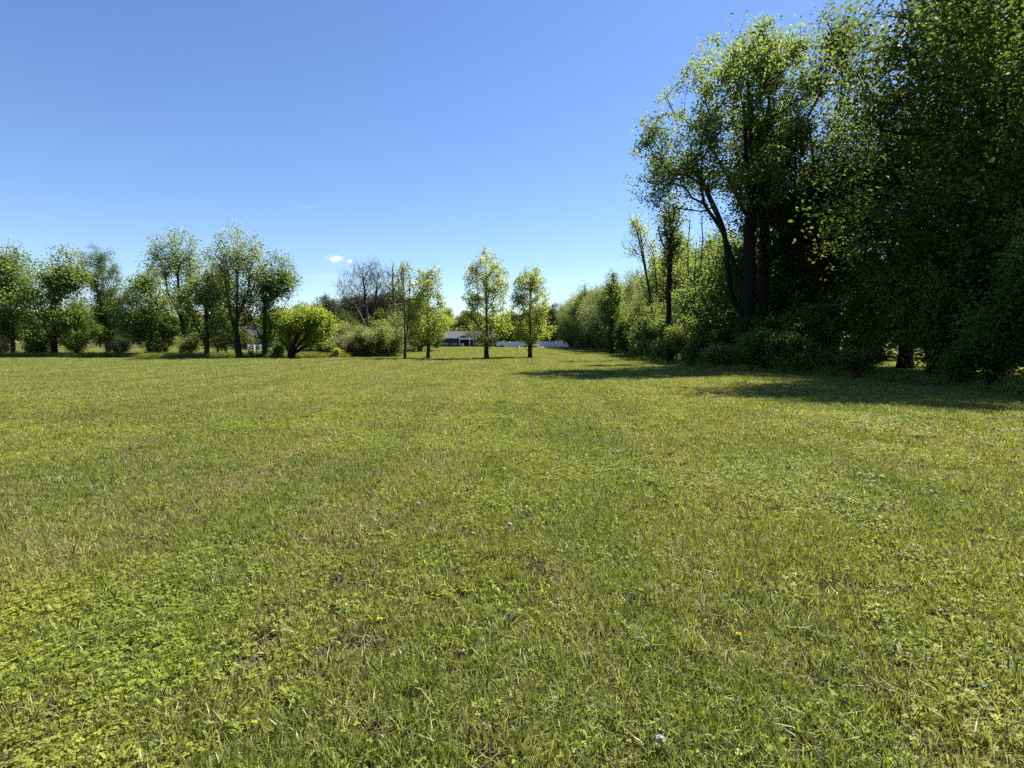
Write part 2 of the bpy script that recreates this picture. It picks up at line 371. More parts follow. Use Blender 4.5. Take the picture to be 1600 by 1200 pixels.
def make_grass():
    r = np.random.default_rng(11)
    P, I, S = [], [], []
    def band(y0, y1, dens, kinds, probs, s0, s1, xa=-999, xb=999):
        """tufts per square metre over the wedge the view covers, wide margins for a step to the side"""
        hw = lambda y: 0.97 * y + 2.2
        n = int(dens * (y1 - y0) * (hw(y0) + hw(y1)))
        y = r.uniform(y0, y1, n); u = r.uniform(-1, 1, n); wmax = hw(y1); x = u * wmax
        k = (np.abs(x) < hw(y)) & (x > xa) & (x < xb); x, y = x[k], y[k]
        idx = r.choice(kinds, len(x), p=probs); s = r.uniform(s0, s1, len(x))
        # weeds and clover grow in patches
        for q in range(len(x)):
            pt = noise.noise(Vector((x[q] * 0.55, y[q] * 0.55, 7.7))) + 0.5 * noise.noise(Vector((x[q] * 1.9, y[q] * 1.9, 1.3)))
            if idx[q] in (6, 7, 8, 9) and pt < -0.05 and r.random() < 0.85: idx[q] = r.integers(0, 4)
            if idx[q] < 4 and pt > 0.34 and r.random() < 0.5: idx[q] = 8 + (q & 1)
            if idx[q] < 8 and -0.16 < pt - 0.9 * noise.noise(Vector((x[q] * 3.1, y[q] * 3.1, 9.1))) < 0.03 and r.random() < 0.55: idx[q] = 11
            if idx[q] < 6 and pt < -0.34 and r.random() < 0.12: idx[q] = 10
            P.append((x[q], y[q], ground_z(x[q], y[q]) - 0.004))
        I.append(idx); S.append(s)
    near_k = [0, 1, 2, 3, 4, 5, 6, 7, 8, 9, 10]
    near_p = np.array([.15, .15, .15, .15, .06, .06, .11, .11, .06, .06, .010]); near_p /= near_p.sum()
    band(1.2, 5, 760, near_k, near_p, 0.8, 1.3)
    band(5, 9, 430, near_k, near_p, 0.85, 1.4)
    band(9, 15, 190, near_k, near_p, 1.0, 1.6)
    band(15, 26, 32, [12, 13, 8, 11], [.44, .44, .08, .04], 0.85, 1.35)
    band(26, 46, 14, [12, 13], [.5, .5], 0.9, 1.5)
    band(46, 90, 5.0, [12, 13], [.5, .5], 1.0, 1.8)
    band(90, 172, 3.6, [12, 13], [.5, .5], 1.5, 2.4, -75, 16)
    scatter_object('grass', np.array(P), np.concatenate(I), np.concatenate(S), 'short mown grass with clover and weeds covering the lawn', 'grass')
make_grass()

# ------------------------------------------------------------------ trees
def smooth_path(pts, seg):
    """a polyline through the points, resampled about every seg metres (Catmull-Rom)"""
    p = [np.array(q, float) for q in pts]
    if len(p) == 2: p = [p[0], (p[0] + p[1]) / 2, p[1]]
    e = [2 * p[0] - p[1]] + p + [2 * p[-1] - p[-2]]
    out = [p[0]]
    for i in range(1, len(e) - 2):
        n = max(1, int(round(np.linalg.norm(e[i+1] - e[i]) / seg)))
        for k in range(1, n + 1):
            t = k / n
            out.append(0.5 * (2*e[i] + (e[i+1]-e[i-1])*t + (2*e[i-1]-5*e[i]+4*e[i+1]-e[i+2])*t*t + (3*e[i]-e[i-1]-3*e[i+1]+e[i+2])*t**3))
    return out
def grow(rng, stems, clusters, up=0.35, alpha=0.25, seg=0.6, wob=0.07, zmin=None):
    """skeleton: the given stems (polylines; each but the first starts at the nearest node) and a branch to every leaf cluster"""
    P, par, plen = [], [], []
    def add(q, p):
        P.append(np.array(q, float)); par.append(p); plen.append(0 if p < 0 else plen[p] + np.linalg.norm(P[-1] - P[p])); return len(P) - 1
    for s, st in enumerate(stems):
        pts = smooth_path(st, seg)
        if s == 0: last = add(pts[0], -1)
        else:
            d = np.linalg.norm(np.array(P) - pts[0], axis=1); last = int(d.argmin())
        for q in pts[1:]: last = add(q + rng.normal(0, wob * 0.25, 3) * np.array([1, 1, 0.3]), last)
    C = np.array(clusters); n = len(C); tips = np.full(n, -1)
    best = np.full(n, 1e9); bp = np.zeros(n, int)
    def upd(k):
        d = C - P[k]; L = np.linalg.norm(d, axis=1) + 1e-6
        pen = np.maximum(0, up - d[:, 2] / L)
        c = L * (1 + 2.2 * pen) + alpha * plen[k]
        if zmin is not None and P[k][2] < zmin: c = c + 50
        m = c < best; best[m] = c[m]; bp[m] = k
    for k in range(len(P)): upd(k)
    left = np.ones(n, bool)
    for _ in range(n):
        c = np.where(left, best, 1e9).argmin(); left[c] = False
        a, b = P[bp[c]], C[c]; L = np.linalg.norm(b - a); m = max(1, int(L / seg)); last = bp[c]
        sag = rng.normal(0, wob, 3) * L
        for k in range(1, m + 1):
            t = k / m; q = a + (b - a) * t + sag * math.sin(math.pi * t) + np.array([0, 0, -0.10 * L * math.sin(math.pi * t)]) * (1 if up > 0 else -0.4)
            last = add(q, last); upd(last)
        tips[c] = last
    return np.array(P), np.array(par), tips
def branch_mesh(P, par, r_base, r_tip, power=0.5, flare=1.5, extra_twigs=0, rng=None, twig=0.9):
    n = len(P)
    cnt = np.zeros(n); kids = [[] for _ in range(n)]
    for i in range(1, n): kids[par[i]].append(i)
    for i in range(n - 1, -1, -1):
        if not kids[i]: cnt[i] += 1
        if par[i] >= 0: cnt[par[i]] += cnt[i]
    R = np.maximum(r_tip, r_base * (cnt / cnt[0]) ** power)
    z0 = P[0][2]
    R = R * (1 + (flare - 1) * np.exp(-np.maximum(0, P[:, 2] - z0) / 0.35) * (np.linalg.norm(P[:, :2] - P[0][:2], axis=1) < 1.0))
    V, Q = [], []
    nv = 0
    def tube(pts, rad):
        nonlocal nv
        pts = np.array(pts); rad = np.array(rad); m = len(pts)
        s = 9 if rad[0] > 0.12 else (5 if rad[0] > 0.035 else 3)
        T = np.gradient(pts, axis=0); T /= (np.linalg.norm(T, axis=1)[:, None] + 1e-9)
        u = np.cross(T[0], [0.3, 0.2, 0.93] if abs(T[0][2]) < 0.9 else [1.0, 0.1, 0]); u /= np.linalg.norm(u)
        ang = np.arange(s) * 2 * np.pi / s
        for k in range(m):
            u = u - T[k] * np.dot(u, T[k]); u /= np.linalg.norm(u) + 1e-9
            v = np.cross(T[k], u)
            V.append(pts[k] + rad[k] * (np.cos(ang)[:, None] * u + np.sin(ang)[:, None] * v))
        for k in range(m - 1):
            a = nv + k * s + np.arange(s); b = nv + k * s + (np.arange(s) + 1) % s
            Q.append(np.stack([a, b, b + s, a + s], 1))
        nv += m * s
    stack = [(0, -1)]
    while stack:
        st, pr = stack.pop()
        pts, rad = [], []
        if pr >= 0: pts.append(P[pr]); rad.append(min(R[st] * 1.15, R[pr]))
        i = st
        while True:
            pts.append(P[i]); rad.append(R[i])
            if not kids[i]: break
            ks = sorted(kids[i], key=lambda q: -cnt[q])
            for q in ks[1:]: stack.append((q, i))
            i = ks[0]
        if len(pts) > 1:
            rad[-1] *= 0.5
            tube(pts, rad)
    if extra_twigs:
        tipn = [i for i in range(n) if not kids[i]]
        for i in tipn:
            d0 = P[i] - P[par[i]]; d0 /= np.linalg.norm(d0) + 1e-9
            for _ in range(extra_twigs):
                d = d0 + rng.normal(0, 0.55, 3); d[2] += 0.25; d /= np.linalg.norm(d)
                L = twig * rng.uniform(0.5, 1.2); mid = P[i] + d * L * 0.5 + rng.normal(0, 0.06, 3)
                tube([P[i], mid, P[i] + d * L + np.array([0, 0, 0.1])], [r_tip * 0.8, r_tip * 0.55, r_tip * 0.3])
    return np.concatenate(V), np.concatenate(Q)
def leaf_mesh(rng, P, par, tips, per, sig, ln, wd, droop=0.2, flat=0.75, upbias=0.75, back=3):
    """leaf-sized faces round every branch tip and a little way back along the branch"""
    cen, cid = [], []
    for c, t in enumerate(tips):
        chain = [t]
        for _ in range(back):
            if par[chain[-1]] >= 0: chain.append(par[chain[-1]])
        k = max(1, int(per * rng.uniform(0.35, 1.65)))
        w_ = np.array([1.0 / (1 + 0.8 * q) for q in range(len(chain))]); w_ /= w_.sum()
        pick = rng.choice(len(chain), k, p=w_)
        cen.append(P[np.array(chain)[pick]] + rng.normal(0, 1, (k, 3)) * np.array([sig, sig, sig * flat])); cid.append(np.full(k, c))
    B = np.concatenate(cen); n = len(B); cid = np.concatenate(cid)
    d = rng.normal(0, 1, (n, 3)); d[:, 2] = d[:, 2] * 0.6 - droop; d /= np.linalg.norm(d, axis=1)[:, None]
    nm = rng.normal(0, 1, (n, 3)); nm[:, 2] = np.abs(nm[:, 2]) + upbias
    s = np.cross(d, nm); s /= np.linalg.norm(s, axis=1)[:, None] + 1e-9
    f = np.cross(s, d)
    L = (ln * rng.uniform(0.45, 1.5, n))[:, None]; W = (wd * rng.uniform(0.7, 1.3, n))[:, None]
    lift = W * rng.uniform(0.0, 0.35, (n, 1))
    V = np.stack([B, B + d * L * 0.5 + s * W / 2 + f * lift, B + d * L, B + d * L * 0.5 - s * W / 2 + f * lift], 1).reshape(-1, 3)
    Q = np.arange(n * 4).reshape(-1, 4)
    ct = rng.normal(0, 0.16, len(tips))
    return V, Q, np.clip(0.5 + ct[cid] + rng.normal(0, 0.2, n), 0, 1)
def cloud_pts(rng, ells, n, gap=0.0, gs=0.5, shell=0.45, zlo=-1e9):
    """points in a union of ellipsoids (cx,cy,cz,rx,ry,rz), thinned by a noise field so that gaps stay open"""
    w_ = np.array([e[3] * e[4] * e[5] for e in ells]) ** 0.75; w_ /= w_.sum()
    out = []; off = rng.random(3) * 100
    while len(out) < n:
        e = ells[rng.choice(len(ells), p=w_)]
        d = rng.normal(0, 1, 3); d /= np.linalg.norm(d); r = rng.random() ** shell
        q = np.array(e[:3]) + d * r * np.array(e[3:6])
        if q[2] < zlo: continue
        if gap and noise.noise(Vector(q * gs + off)) < gap - 0.5: continue
        out.append(q)
    return np.array(out)
def profile_pts(rng, prof, n, shell=0.5, gap=0.0, gs=0.6, sx=1.0, off_c=(0, 0)):
    """points in a body of revolution, prof = [(z, radius), ...]"""
    zs = np.array([p[0] for p in prof]); rs = np.array([p[1] for p in prof])
    zz = np.linspace(zs[0], zs[-1], 200); ww = np.interp(zz, zs, rs) ** 1.3; ww /= ww.sum(); off = rng.random(3) * 100
    out = []
    while len(out) < n:
        z = rng.choice(zz, p=ww) + rng.normal(0, 0.1); r = np.interp(z, zs, rs) * rng.random() ** shell * rng.uniform(0.85, 1.12); a = rng.random() * 6.283
        q = np.array([off_c[0] + r * math.cos(a) * sx, off_c[1] + r * math.sin(a), z])
        if gap and noise.noise(Vector(q * gs + off)) < gap - 0.5: continue
        out.append(q)
    return np.array(out)
def make_tree(name, seed, stems, clusters, bark, leaf, r_base, r_tip=0.012, per=30, sig=0.35, ln=0.14, wd=0.09, up=0.35, alpha=0.25,
              seg=0.6, wob=0.07, power=0.5, flare=1.5, zmin=None, twigs=0, twig=0.9, crown='crown', trunk='trunk', **kw):
    rng = np.random.default_rng(seed)
    P, par, tips = grow(rng, stems, clusters, up, alpha, seg, wob, zmin)
    root = empty(name)
    V, Q = branch_mesh(P, par, r_base, r_tip, power, flare, twigs, rng, twig)
    quads(trunk, V, Q, M[bark], root, smooth=True)
    if per > 0:
        V, Q, t = leaf_mesh(rng, P, par, tips, per, sig, ln, wd, **kw)
        quads(crown, V, Q, M[leaf], root, tint=t)
    return root
def put(root, loc, rz=0.0, s=1.0, label=None, cat=None, group=None, sz=None):
    root.location = loc; root.rotation_euler = (0, 0, rz); root.scale = (s, s, sz if sz else s)
    return tag(root, label, cat, group)
def R_(seed): return np.random.default_rng(seed)

# ---- the four young trees standing in the lawn
LG = 'young trees standing in a line across the lawn'
def lawn_tree(px, Y, top, prof_px, seed, n, per, label, leaf='fresh', shell=0.5, gap=0.36, sx=1.0, bark='bark', r=0.19, lean=0.0, double=False):
    b = on_ground(px, Y); H = at(px, top, Y).z - b.z
    k = Y / F
    prof = sorted([(at(px, y, Y).z - b.z, rad * k) for y, rad in prof_px])
    stems = [[(0, 0, -0.1), (0.03, 0.02, H * 0.35), (lean * 0.6, 0.0, H * 0.7), (lean, 0.05, H * 0.965)]]
    if double: stems.append([(0, 0, 0.9), (0.28, 0.1, H * 0.3), (0.5, 0.2, H * 0.62), (0.62, 0.1, H * 0.86)])
    C = profile_pts(R_(seed), prof, n, shell, gap, 0.8)
    C = C[~((np.abs(C[:, 0]) < 0.5) & (C[:, 1] < 0.3) & (C[:, 2] < H * 0.62) & (R_(seed + 1).random(len(C)) < 0.75))]      # few side shoots on the lower stem
    t = make_tree('lawn_tree', seed, stems, C, bark, leaf, r, 0.012, per, 0.20, 0.16, 0.11, up=0.6, alpha=0.22, seg=0.45, wob=0.05, power=0.6, zmin=1.3, droop=0.05, back=2)
    return put(t, b, 0, 1, label, 'tree', LG)
lawn_tree(632, 55, 406, [(406, 5), (420, 12), (440, 13), (462, 12), (480, 18), (505, 25), (522, 21), (533, 8)], 21, 260, 15,
          'thin sparse young tree with forked grey stem and few leaves, beside the brushy hedge', 'poplar', bark='bark_grey', r=0.13, double=True)
lawn_tree(669, 55, 413, [(413, 11), (422, 19), (440, 24), (465, 28), (490, 31), (515, 33), (526, 26), (533, 14)], 22, 460, 25,
          'narrow leafy young tree on the lawn in front of the low dirt pile', gap=0.37, r=0.17)
lawn_tree(760, 54, 391, [(391, 15), (402, 24), (425, 32), (450, 39), (475, 38), (495, 38), (517, 41), (528, 32), (535, 18)], 23, 600, 27,
          'tallest of the pear-shaped young trees on the lawn, in front of the blue house porch', gap=0.37, r=0.21)
lawn_tree(828, 58, 419, [(419, 14), (430, 22), (448, 29), (475, 32), (500, 35), (518, 36), (528, 28), (535, 14)], 24, 560, 30,
          'dense oval young tree on the lawn in front of the long white fence', gap=0.35, r=0.20)

# ---- the tall poplars, the round bush tree and the brushy strip on the far side of the lawn, left
TP = 'tall poplars along the field edge'
def tall_poplar(px, Y, top, ells_px, seed, n, per, label, stems=None, r=0.3, leaf='poplar'):
    b = on_ground(px, Y); k = Y / F
    E = []
    for ex, ey, rx, ry in ells_px:
        c = at(ex, ey, Y) - b; E.append((c.x, 0, c.z, rx * k, rx * k * 0.95, ry * k))
    H = at(px, top, Y).z - b.z
    st = stems or [[(0, 0, -0.1), (0.1, 0, H * .3), (0.25, 0.1, H * .65), (0.3, 0, H * .95)]]
    C = cloud_pts(R_(seed), E, n, 0.40, 0.7, 0.45)
    t = make_tree('poplar_tree', seed, st, C, 'bark', leaf, r, 0.012, per, 0.32, 0.19, 0.14, up=0.5, alpha=0.2, seg=0.6, power=0.55, zmin=1.4)
    return put(t, b, 0, 1, label, 'tree', TP)
tall_poplar(374, 57, 342, [(372, 385, 34, 40), (380, 430, 40, 45), (365, 480, 40, 38), (350, 430, 38, 55), (395, 400, 24, 32), (352, 520, 25, 22)], 31, 660, 17,
            'tallest poplar at the field edge with an upright open crown and dark trunk', 
            [[(0, 0, -.1), (-.25, 0, 2.2), (-.1, 0, 5), (.1, 0, 9), (.2, 0, 13)], [(-.25, 0, 2.2), (-.9, .2, 4.5), (-1.3, .3, 7.5), (-1.2, .2, 11)], [(-.1, 0, 4), (.9, .2, 6.5), (1.4, .1, 9.5)]], 0.29)
tall_poplar(413, 58, 392, [(428, 430, 36, 36), (416, 470, 44, 38), (445, 442, 24, 26), (418, 505, 42, 24), (400, 450, 28, 30), (456, 436, 13, 15), (436, 405, 14, 16)], 32, 600, 23,
            'shorter dense poplar leaning over the round lime green bush tree', r=0.26, leaf='wood_leaf')
def bush_tree():
    b = on_ground(454, 57); k = 57 / F
    E = [((ex - 454) * k, 0, (at(0, ey, 57).z - b.z), rx * k, rx * k * .9, ry * k) for ex, ey, rx, ry in
         ((487, 503, 37, 24), (470, 498, 30, 22), (508, 514, 17, 19), (453, 510, 18, 20), (490, 492, 26, 16), (513, 524, 12, 18), (447, 524, 13, 15), (488, 526, 22, 14))]
    C = cloud_pts(R_(41), E, 520, 0.3, 0.9, 0.40)
    st = [[(0, 0, -.1), (0.05, 0, .5), (-.1, 0, 1.6), (-.3, 0, 3)], [(0, 0, .3), (.9, .1, 1.5), (2.2, .2, 2.9)], [(0, 0, .3), (.5, -.3, 1.6), (1.3, -.4, 3.2)],
          [(0, 0, .3), (-.7, .2, 1.3), (-1.2, .2, 2.4)], [(0, 0, .3), (1.4, .3, 1.2), (3.0, .3, 2.2)]]
    t = make_tree('bush_tree', 41, st, C, 'bark_deep', 'lime', .34, .012, 34, .25, .17, .12, up=.2, seg=.45, power=.5, flare=1.3)
    put(t, b, 0, 1, 'round lime green bush tree with several splayed dark stems at the field edge', 'tree')
bush_tree()

# ---- shrub kinds
def shrub_kind(name, seed, h, w_, n, per, leaf, ln, wd, bark='bark', sig=0.22, stems_n=6, gap=0.3, low=0.12, cat='shrub'):
    g = R_(seed)
    st = []
    for i in range(stems_n):
        a = i * 6.283 / stems_n + g.normal(0, .3); o = 0.22 * w_
        st.append([(0, 0, 0.0) if i else (0, 0, -.08), (o * .35 * math.cos(a), o * .35 * math.sin(a), h * .28), (o * math.cos(a) * 1.3, o * math.sin(a) * 1.3, h * .7)])
    E = []
    for i in range(9):
        a = g.random() * 6.283; q = g.uniform(.0, .32) * w_
        E.append((q * math.cos(a), q * math.sin(a), h * g.uniform(low + .2, .72), w_ * g.uniform(.18, .3), w_ * g.uniform(.18, .3), h * g.uniform(.18, .30)))
    for i in range(7):                                               # upright shoots and side sprays
        a = g.random() * 6.283; q = g.uniform(.1, .42) * w_
        E.append((q * math.cos(a), q * math.sin(a), h * g.uniform(.55, .98), w_ * .07, w_ * .07, h * g.uniform(.10, .22)))
    C = cloud_pts(g, E, n, gap + .12, 1.0, .42, zlo=h * low * .5)
    t = make_tree(name, seed, st, C, bark, leaf, .10, .007, per, sig, ln, wd, up=.15, seg=.4, power=.5, flare=1.1, crown='foliage', trunk='stems')
    t['category'] = cat
    return t
ORD = ['first', 'second', 'third', 'fourth', 'fifth', 'sixth', 'seventh', 'eighth', 'ninth', 'tenth', 'eleventh', 'twelfth', 'thirteenth', 'fourteenth', 'fifteenth', 'sixteenth',
       'seventeenth', 'eighteenth', 'nineteenth', 'twentieth', 'twenty-first', 'twenty-second', 'twenty-third', 'twenty-fourth', 'twenty-fifth', 'twenty-sixth', 'twenty-seventh',
       'twenty-eighth', 'twenty-ninth', 'thirtieth'] + ['%s-%s' % (t, u) for t in ('thirty', 'forty', 'fifty', 'sixty', 'seventy', 'eighty')
       for u in ('first', 'second', 'third', 'fourth', 'fifth', 'sixth', 'seventh', 'eighth', 'ninth')]
class Kind:
    """a built tree or shrub whose first use is itself and whose later uses are copies"""
    def __init__(s, root): s.root = root; s.used = False
    def place(s, loc, rz, sc, label, cat, group, sz=None):
        o = copy_tree(s.root) if s.used else s.root
        s.used = True
        for k in ('label', 'category', 'group'):
            if k in o: del o[k]
        return put(o, loc, rz, sc, label, cat, group, sz)

# ---- right-hand wood
EDGE = [(14.2, 14), (15.5, 20), (13.8, 26), (11.8, 32), (10.8, 40), (11.0, 50), (13.2, 62), (14.4, 78), (13.8, 100), (13.6, 126), (13.6, 158)]
def edge_x(y): return float(np.interp(y, [e[1] for e in EDGE], [e[0] for e in EDGE]))
rw = random.Random(4)

def big_maple():
    Y = 34.0; k = Y / F; b = on_ground(1166, Y)
    def q(px, py, dy=0.0):
        p = at(px, py, Y); return (p.x - b.x, dy, p.z - b.z)
    E = []
    for ex, ey, rx, ry, dy, dr in ((1150, 140, 82, 88, 0, 4.2), (1095, 165, 62, 62, -1, 3.6), (1050, 225, 52, 62, -.5, 3.2), (1020, 270, 34, 48, .5, 2.4), (1085, 255, 66, 56, 1, 3.6),
                           (1190, 215, 75, 100, 1, 4.5), (1185, 95, 62, 52, 0, 3.4), (1150, 290, 60, 48, -1.5, 3.2), (1040, 328, 22, 40, .3, 1.2), (1005, 225, 22, 36, 0, 1.4),
                           (1225, 150, 50, 90, 0, 4), (1125, 330, 30, 24, -.8, 1.6)):
        c = q(ex, ey, dy); E.append((c[0], c[1], c[2], rx * k, dr, ry * k))
    C = cloud_pts(R_(51), E, 1200, .46, .6, .42)
    st = [[(0, 0, -.2), q(1166, 520), q(1171, 440), q(1171, 360), q(1176, 270), q(1172, 190), q(1168, 110)],
          [q(1163, 492), q(1143, 472, -.3), q(1133, 430, -.5), q(1130, 385, -.5), q(1118, 345, -.6), q(1100, 312, -.8), q(1082, 275, -.8), q(1050, 240, -.8)],
          [q(1168, 452), q(1152, 410, .5), q(1140, 365, .8), q(1124, 338, .8), q(1108, 312, .9)],
          [q(1171, 350), q(1150, 290, .4), q(1122, 235, .6), q(1090, 190, .8)],
          [q(1172, 330), q(1160, 250, -.6), q(1150, 180, -1), q(1130, 120, -1.2)],
          [q(1172, 340), q(1195, 270, .8), q(1210, 190, 1), q(1215, 120, 1)],
          [q(1171, 380), q(1150, 345, -1.5), q(1120, 325, -2.2)]]
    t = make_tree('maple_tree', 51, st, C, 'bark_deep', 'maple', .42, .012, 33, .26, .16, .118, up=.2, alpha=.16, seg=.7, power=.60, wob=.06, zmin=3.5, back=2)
    put(t, b, 0, 1, 'towering broad maple with dark forked trunk at the edge of the wood', 'tree')
big_maple()

def tall_dense(seed, H, w_, n, per, leaf='dense', low=.14):
    g = R_(seed)
    E = [(g.normal(0, .16) * w_, g.normal(0, .16) * w_, H * z, w_ * rr, w_ * rr, H * .13) for z, rr in ((.2, .3), (.33, .42), (.47, .46), (.6, .46), (.74, .40), (.87, .28), (.5, .5))]
    C = cloud_pts(g, E, n, .34, .5, .40, zlo=H * low * .5)
    st = [[(0, 0, -.1), (.1, .1, H * .3), (-.1, .2, H * .6), (0, .1, H * .95)], [(0, 0, H * .2), (w_ * .2, .3, H * .45), (w_ * .25, .2, H * .75)], [(0, 0, H * .25), (-w_ * .2, -.3, H * .5), (-w_ * .28, -.2, H * .7)]]
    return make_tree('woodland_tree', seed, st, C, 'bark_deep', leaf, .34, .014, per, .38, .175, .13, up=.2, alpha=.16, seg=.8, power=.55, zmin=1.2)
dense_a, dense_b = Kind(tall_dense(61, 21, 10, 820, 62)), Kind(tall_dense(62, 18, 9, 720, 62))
DG = 'tall dense trees of the wood edge'
dense_spots = [(dense_a, 21.0, 36.5, .3, 1.05, 'tall dense dark tree crowding the maple trunk at its shaded side'),
               (dense_b, 22.5, 29.5, 1.9, 1.08, 'tall dark tree behind the shrubs, next past the one crowding the maple'),
               (dense_a, 24.0, 34.0, 2.6, 1.1, 'very tall dark tree deep in the wood behind the maple'),
               (dense_a, 18.5, 22.8, 4.0, 1.0, 'tall dark tree where the wood comes closest to the camera'),
               (dense_a, 26.0, 25.0, 5.1, .95, 'tall dark tree filling the deep shade behind the closest trees'),
               (dense_b, 21.0, 41.0, 3.3, .82, 'dark mid-height tree standing behind the maple crown')]
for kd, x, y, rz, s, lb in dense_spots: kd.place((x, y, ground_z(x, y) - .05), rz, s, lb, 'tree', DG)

# second trunk beside the maple
def straight_tree():
    Y = 35.5; b = on_ground(1190, Y)
    H = 15.0
    C = cloud_pts(R_(66), [(0, 0, 12, 2.4, 2.4, 3.2), (.8, 0, 9, 2, 2, 2.2), (0.5, -.5, 14, 1.8, 1.8, 2)], 260, .35, .6)
    t = make_tree('woodland_tree', 66, [[(0, 0, -.2), (.05, 0, 4), (-.1, 0, 9), (.1, 0, 14)]], C, 'bark_deep', 'dense', .3, .014, 44, .4, .22, .16, power=.5, zmin=5)
    put(t, b, 0, 1, 'straight dark trunk standing close beside the forked maple', 'tree', DG)
straight_tree()

# ivy-clad tree, leaning snags, sapling with a visible trunk
def ivy_tree():
    Y = 42; b = on_ground(1045, Y); k = Y / F
    def q(px, py, dy=0.0):
        p = at(px, py, Y); return (p.x - b.x, dy, p.z - b.z)
    E = [(*q(1046, 350), .9, .9, 1.7), (*q(1055, 330), 1.2, 1.2, 1.0), (*q(1043, 400), .55, .55, 1.6), (*q(1062, 375), 1.0, .8, .8)]
    C = cloud_pts(R_(71), E, 190, .3, 1.0)
    t = make_tree('ivy_clad_tree', 71, [[(0, 0, -.1), q(1045, 470), q(1047, 400), q(1050, 345)]], C, 'bark_deep', 'wood_leaf', .2, .012, 20, .27, .15, .11, seg=.5, power=.4)
    put(t, b, 0, 1, 'narrow dark trunk wrapped in foliage between the leaning snag and the maple', 'tree')
ivy_tree()
def leaning_snag():
    Y = 50; b = on_ground(1024, Y)
    def q(px, py, dy=0.0):
        p = at(px, py, Y); return (p.x - b.x, dy, p.z - b.z)
    E = [(*q(1003, 365), 1.1, 1.0, 1.3), (*q(985, 385), 1.0, .8, .9), (*q(1015, 400), .9, .9, 1.2), (*q(995, 345), .8, .7, 1.0), (*q(1022, 385), .7, .7, .7)]
    C = cloud_pts(R_(72), E, 120, .4, 1.0)
    st = [[(0, 0, -.1), q(1018, 480), q(1008, 420), q(996, 365), q(983, 335)], [q(1013, 445), q(1006, 400), q(998, 350)], [q(1022, 500), q(1026, 450), q(1022, 410)]]
    t = make_tree('leaning_tree', 72, st, C, 'bark', 'fresh', .13, .010, 20, .26, .15, .10, seg=.5, power=.5, twigs=2, twig=.8)
    put(t, b, 0, 1, 'slim leaning tree with sparse leaves and a bare twiggy top above the shrubs', 'tree')
leaning_snag()
def sapling_edge():
    Y = 77; b = on_ground(956, Y); k = Y / F
    prof = sorted([(at(956, y, Y).z - b.z, r * k) for y, r in ((425, 4), (445, 16), (470, 22), (495, 24), (515, 20), (530, 8))])
    C = profile_pts(R_(73), prof, 240, .5, .32, .7)
    t = make_tree('woodland_tree', 73, [[(0, 0, -.1), (0, 0, 3.5), (.1, 0, 7), (.1, 0, 10.5)]], C, 'bark', 'wood_leaf', .26, .012, 40, .34, .22, .16, up=.4, seg=.6, zmin=1.6)
    put(t, b, 0, 1, 'upright tree with a bare lower trunk standing out from the wood edge', 'tree')
sapling_edge()

# wood-edge shrubs in a row, nearest first
sh = [Kind(shrub_kind('edge_shrub', 81, 4.6, 4.6, 300, 40, 'wood_leaf', .15, .11)), Kind(shrub_kind('edge_shrub', 82, 3.4, 4.2, 260, 40, 'maple', .15, .11)),
      Kind(shrub_kind('edge_shrub', 83, 5.4, 4.2, 320, 40, 'spring', .15, .10)), Kind(shrub_kind('edge_shrub', 84, 2.0, 3.4, 200, 36, 'scrub', .12, .08))]
WG = 'shrubs along the edge of the wood'
y = 15.0; i = 0
while y < 150:
    kd = sh[(1, 3, 1, 3, 3, 1)[i % 6]] if 23 < y < 40 else sh[(2, 0, 1, 2, 0, 3)[i % 6]]
    x = edge_x(y) + 1.7 + rw.uniform(-.5, .6)
    kd.place((x, y, ground_z(x, y) - .05), rw.uniform(0, 6.28), rw.uniform(.8, 1.12) * (0.9 if y < 70 else 1.05),
             '%s shrub along the wood edge, counted from the camera towards the white fence' % ORD[i], 'shrub', WG, sz=rw.uniform(.55, .85) if 23 < y < 40 else rw.uniform(.7, 1.3))
    y += rw.uniform(2.3, 3.6) if y < 60 else rw.uniform(3.6, 5.6); i += 1
# low shrubs behind the first row, in the shade
y = 17.0; i = 0
while y < 75:
    x = edge_x(y) + 4.6 + rw.uniform(-.6, .8)
    sh[(1, 0, 2)[i % 3]].place((x, y, ground_z(x, y) - .05), rw.uniform(0, 6.28), rw.uniform(.95, 1.3) * (.7 if 26 < y < 41 else 1),
             '%s shaded shrub of the row behind the wood edge, counted from the camera' % ORD[i], 'shrub', 'shrubs in the second row of the wood')
    y += rw.uniform(3.0, 4.4); i += 1

# mid-height woodland trees
def mid_tree(seed, H, w_, n, per, leaf, ln, wd, sig=.36, gap=.34, bark='bark', up=.3):
    g = R_(seed)
    E = [(g.normal(0, .14) * w_, g.normal(0, .14) * w_, H * z, w_ * rr, w_ * rr, H * .16) for z, rr in ((.3, .34), (.45, .44), (.6, .44), (.75, .36), (.87, .22))]
    C = cloud_pts(g, E, n, gap, .7, .42, zlo=H * .08)
    st = [[(0, 0, -.1), (.1, 0, H * .3), (0, .1, H * .6), (.1, 0, H * .94)], [(0, 0, H * .15), (w_ * .2, .2, H * .45), (w_ * .25, .2, H * .7)]]
    return make_tree('woodland_tree', seed, st, C, bark, leaf, .16, .010, per, sig, ln, wd, up=up, alpha=.2, seg=.6, power=.5, zmin=.5)
mids = [Kind(mid_tree(91, 9.5, 5.4, 330, 42, 'wood_leaf', .18, .13)), Kind(mid_tree(92, 8.6, 5.0, 300, 44, 'spring', .17, .11)),
        Kind(mid_tree(93, 9.0, 5.8, 360, 52, 'willow', .17, .055, up=.45)), Kind(mid_tree(94, 7.6, 5.2, 320, 52, 'willow', .16, .05, up=.45))]
MG = 'mid-height trees of the wood'
y = 38.0; i = 0
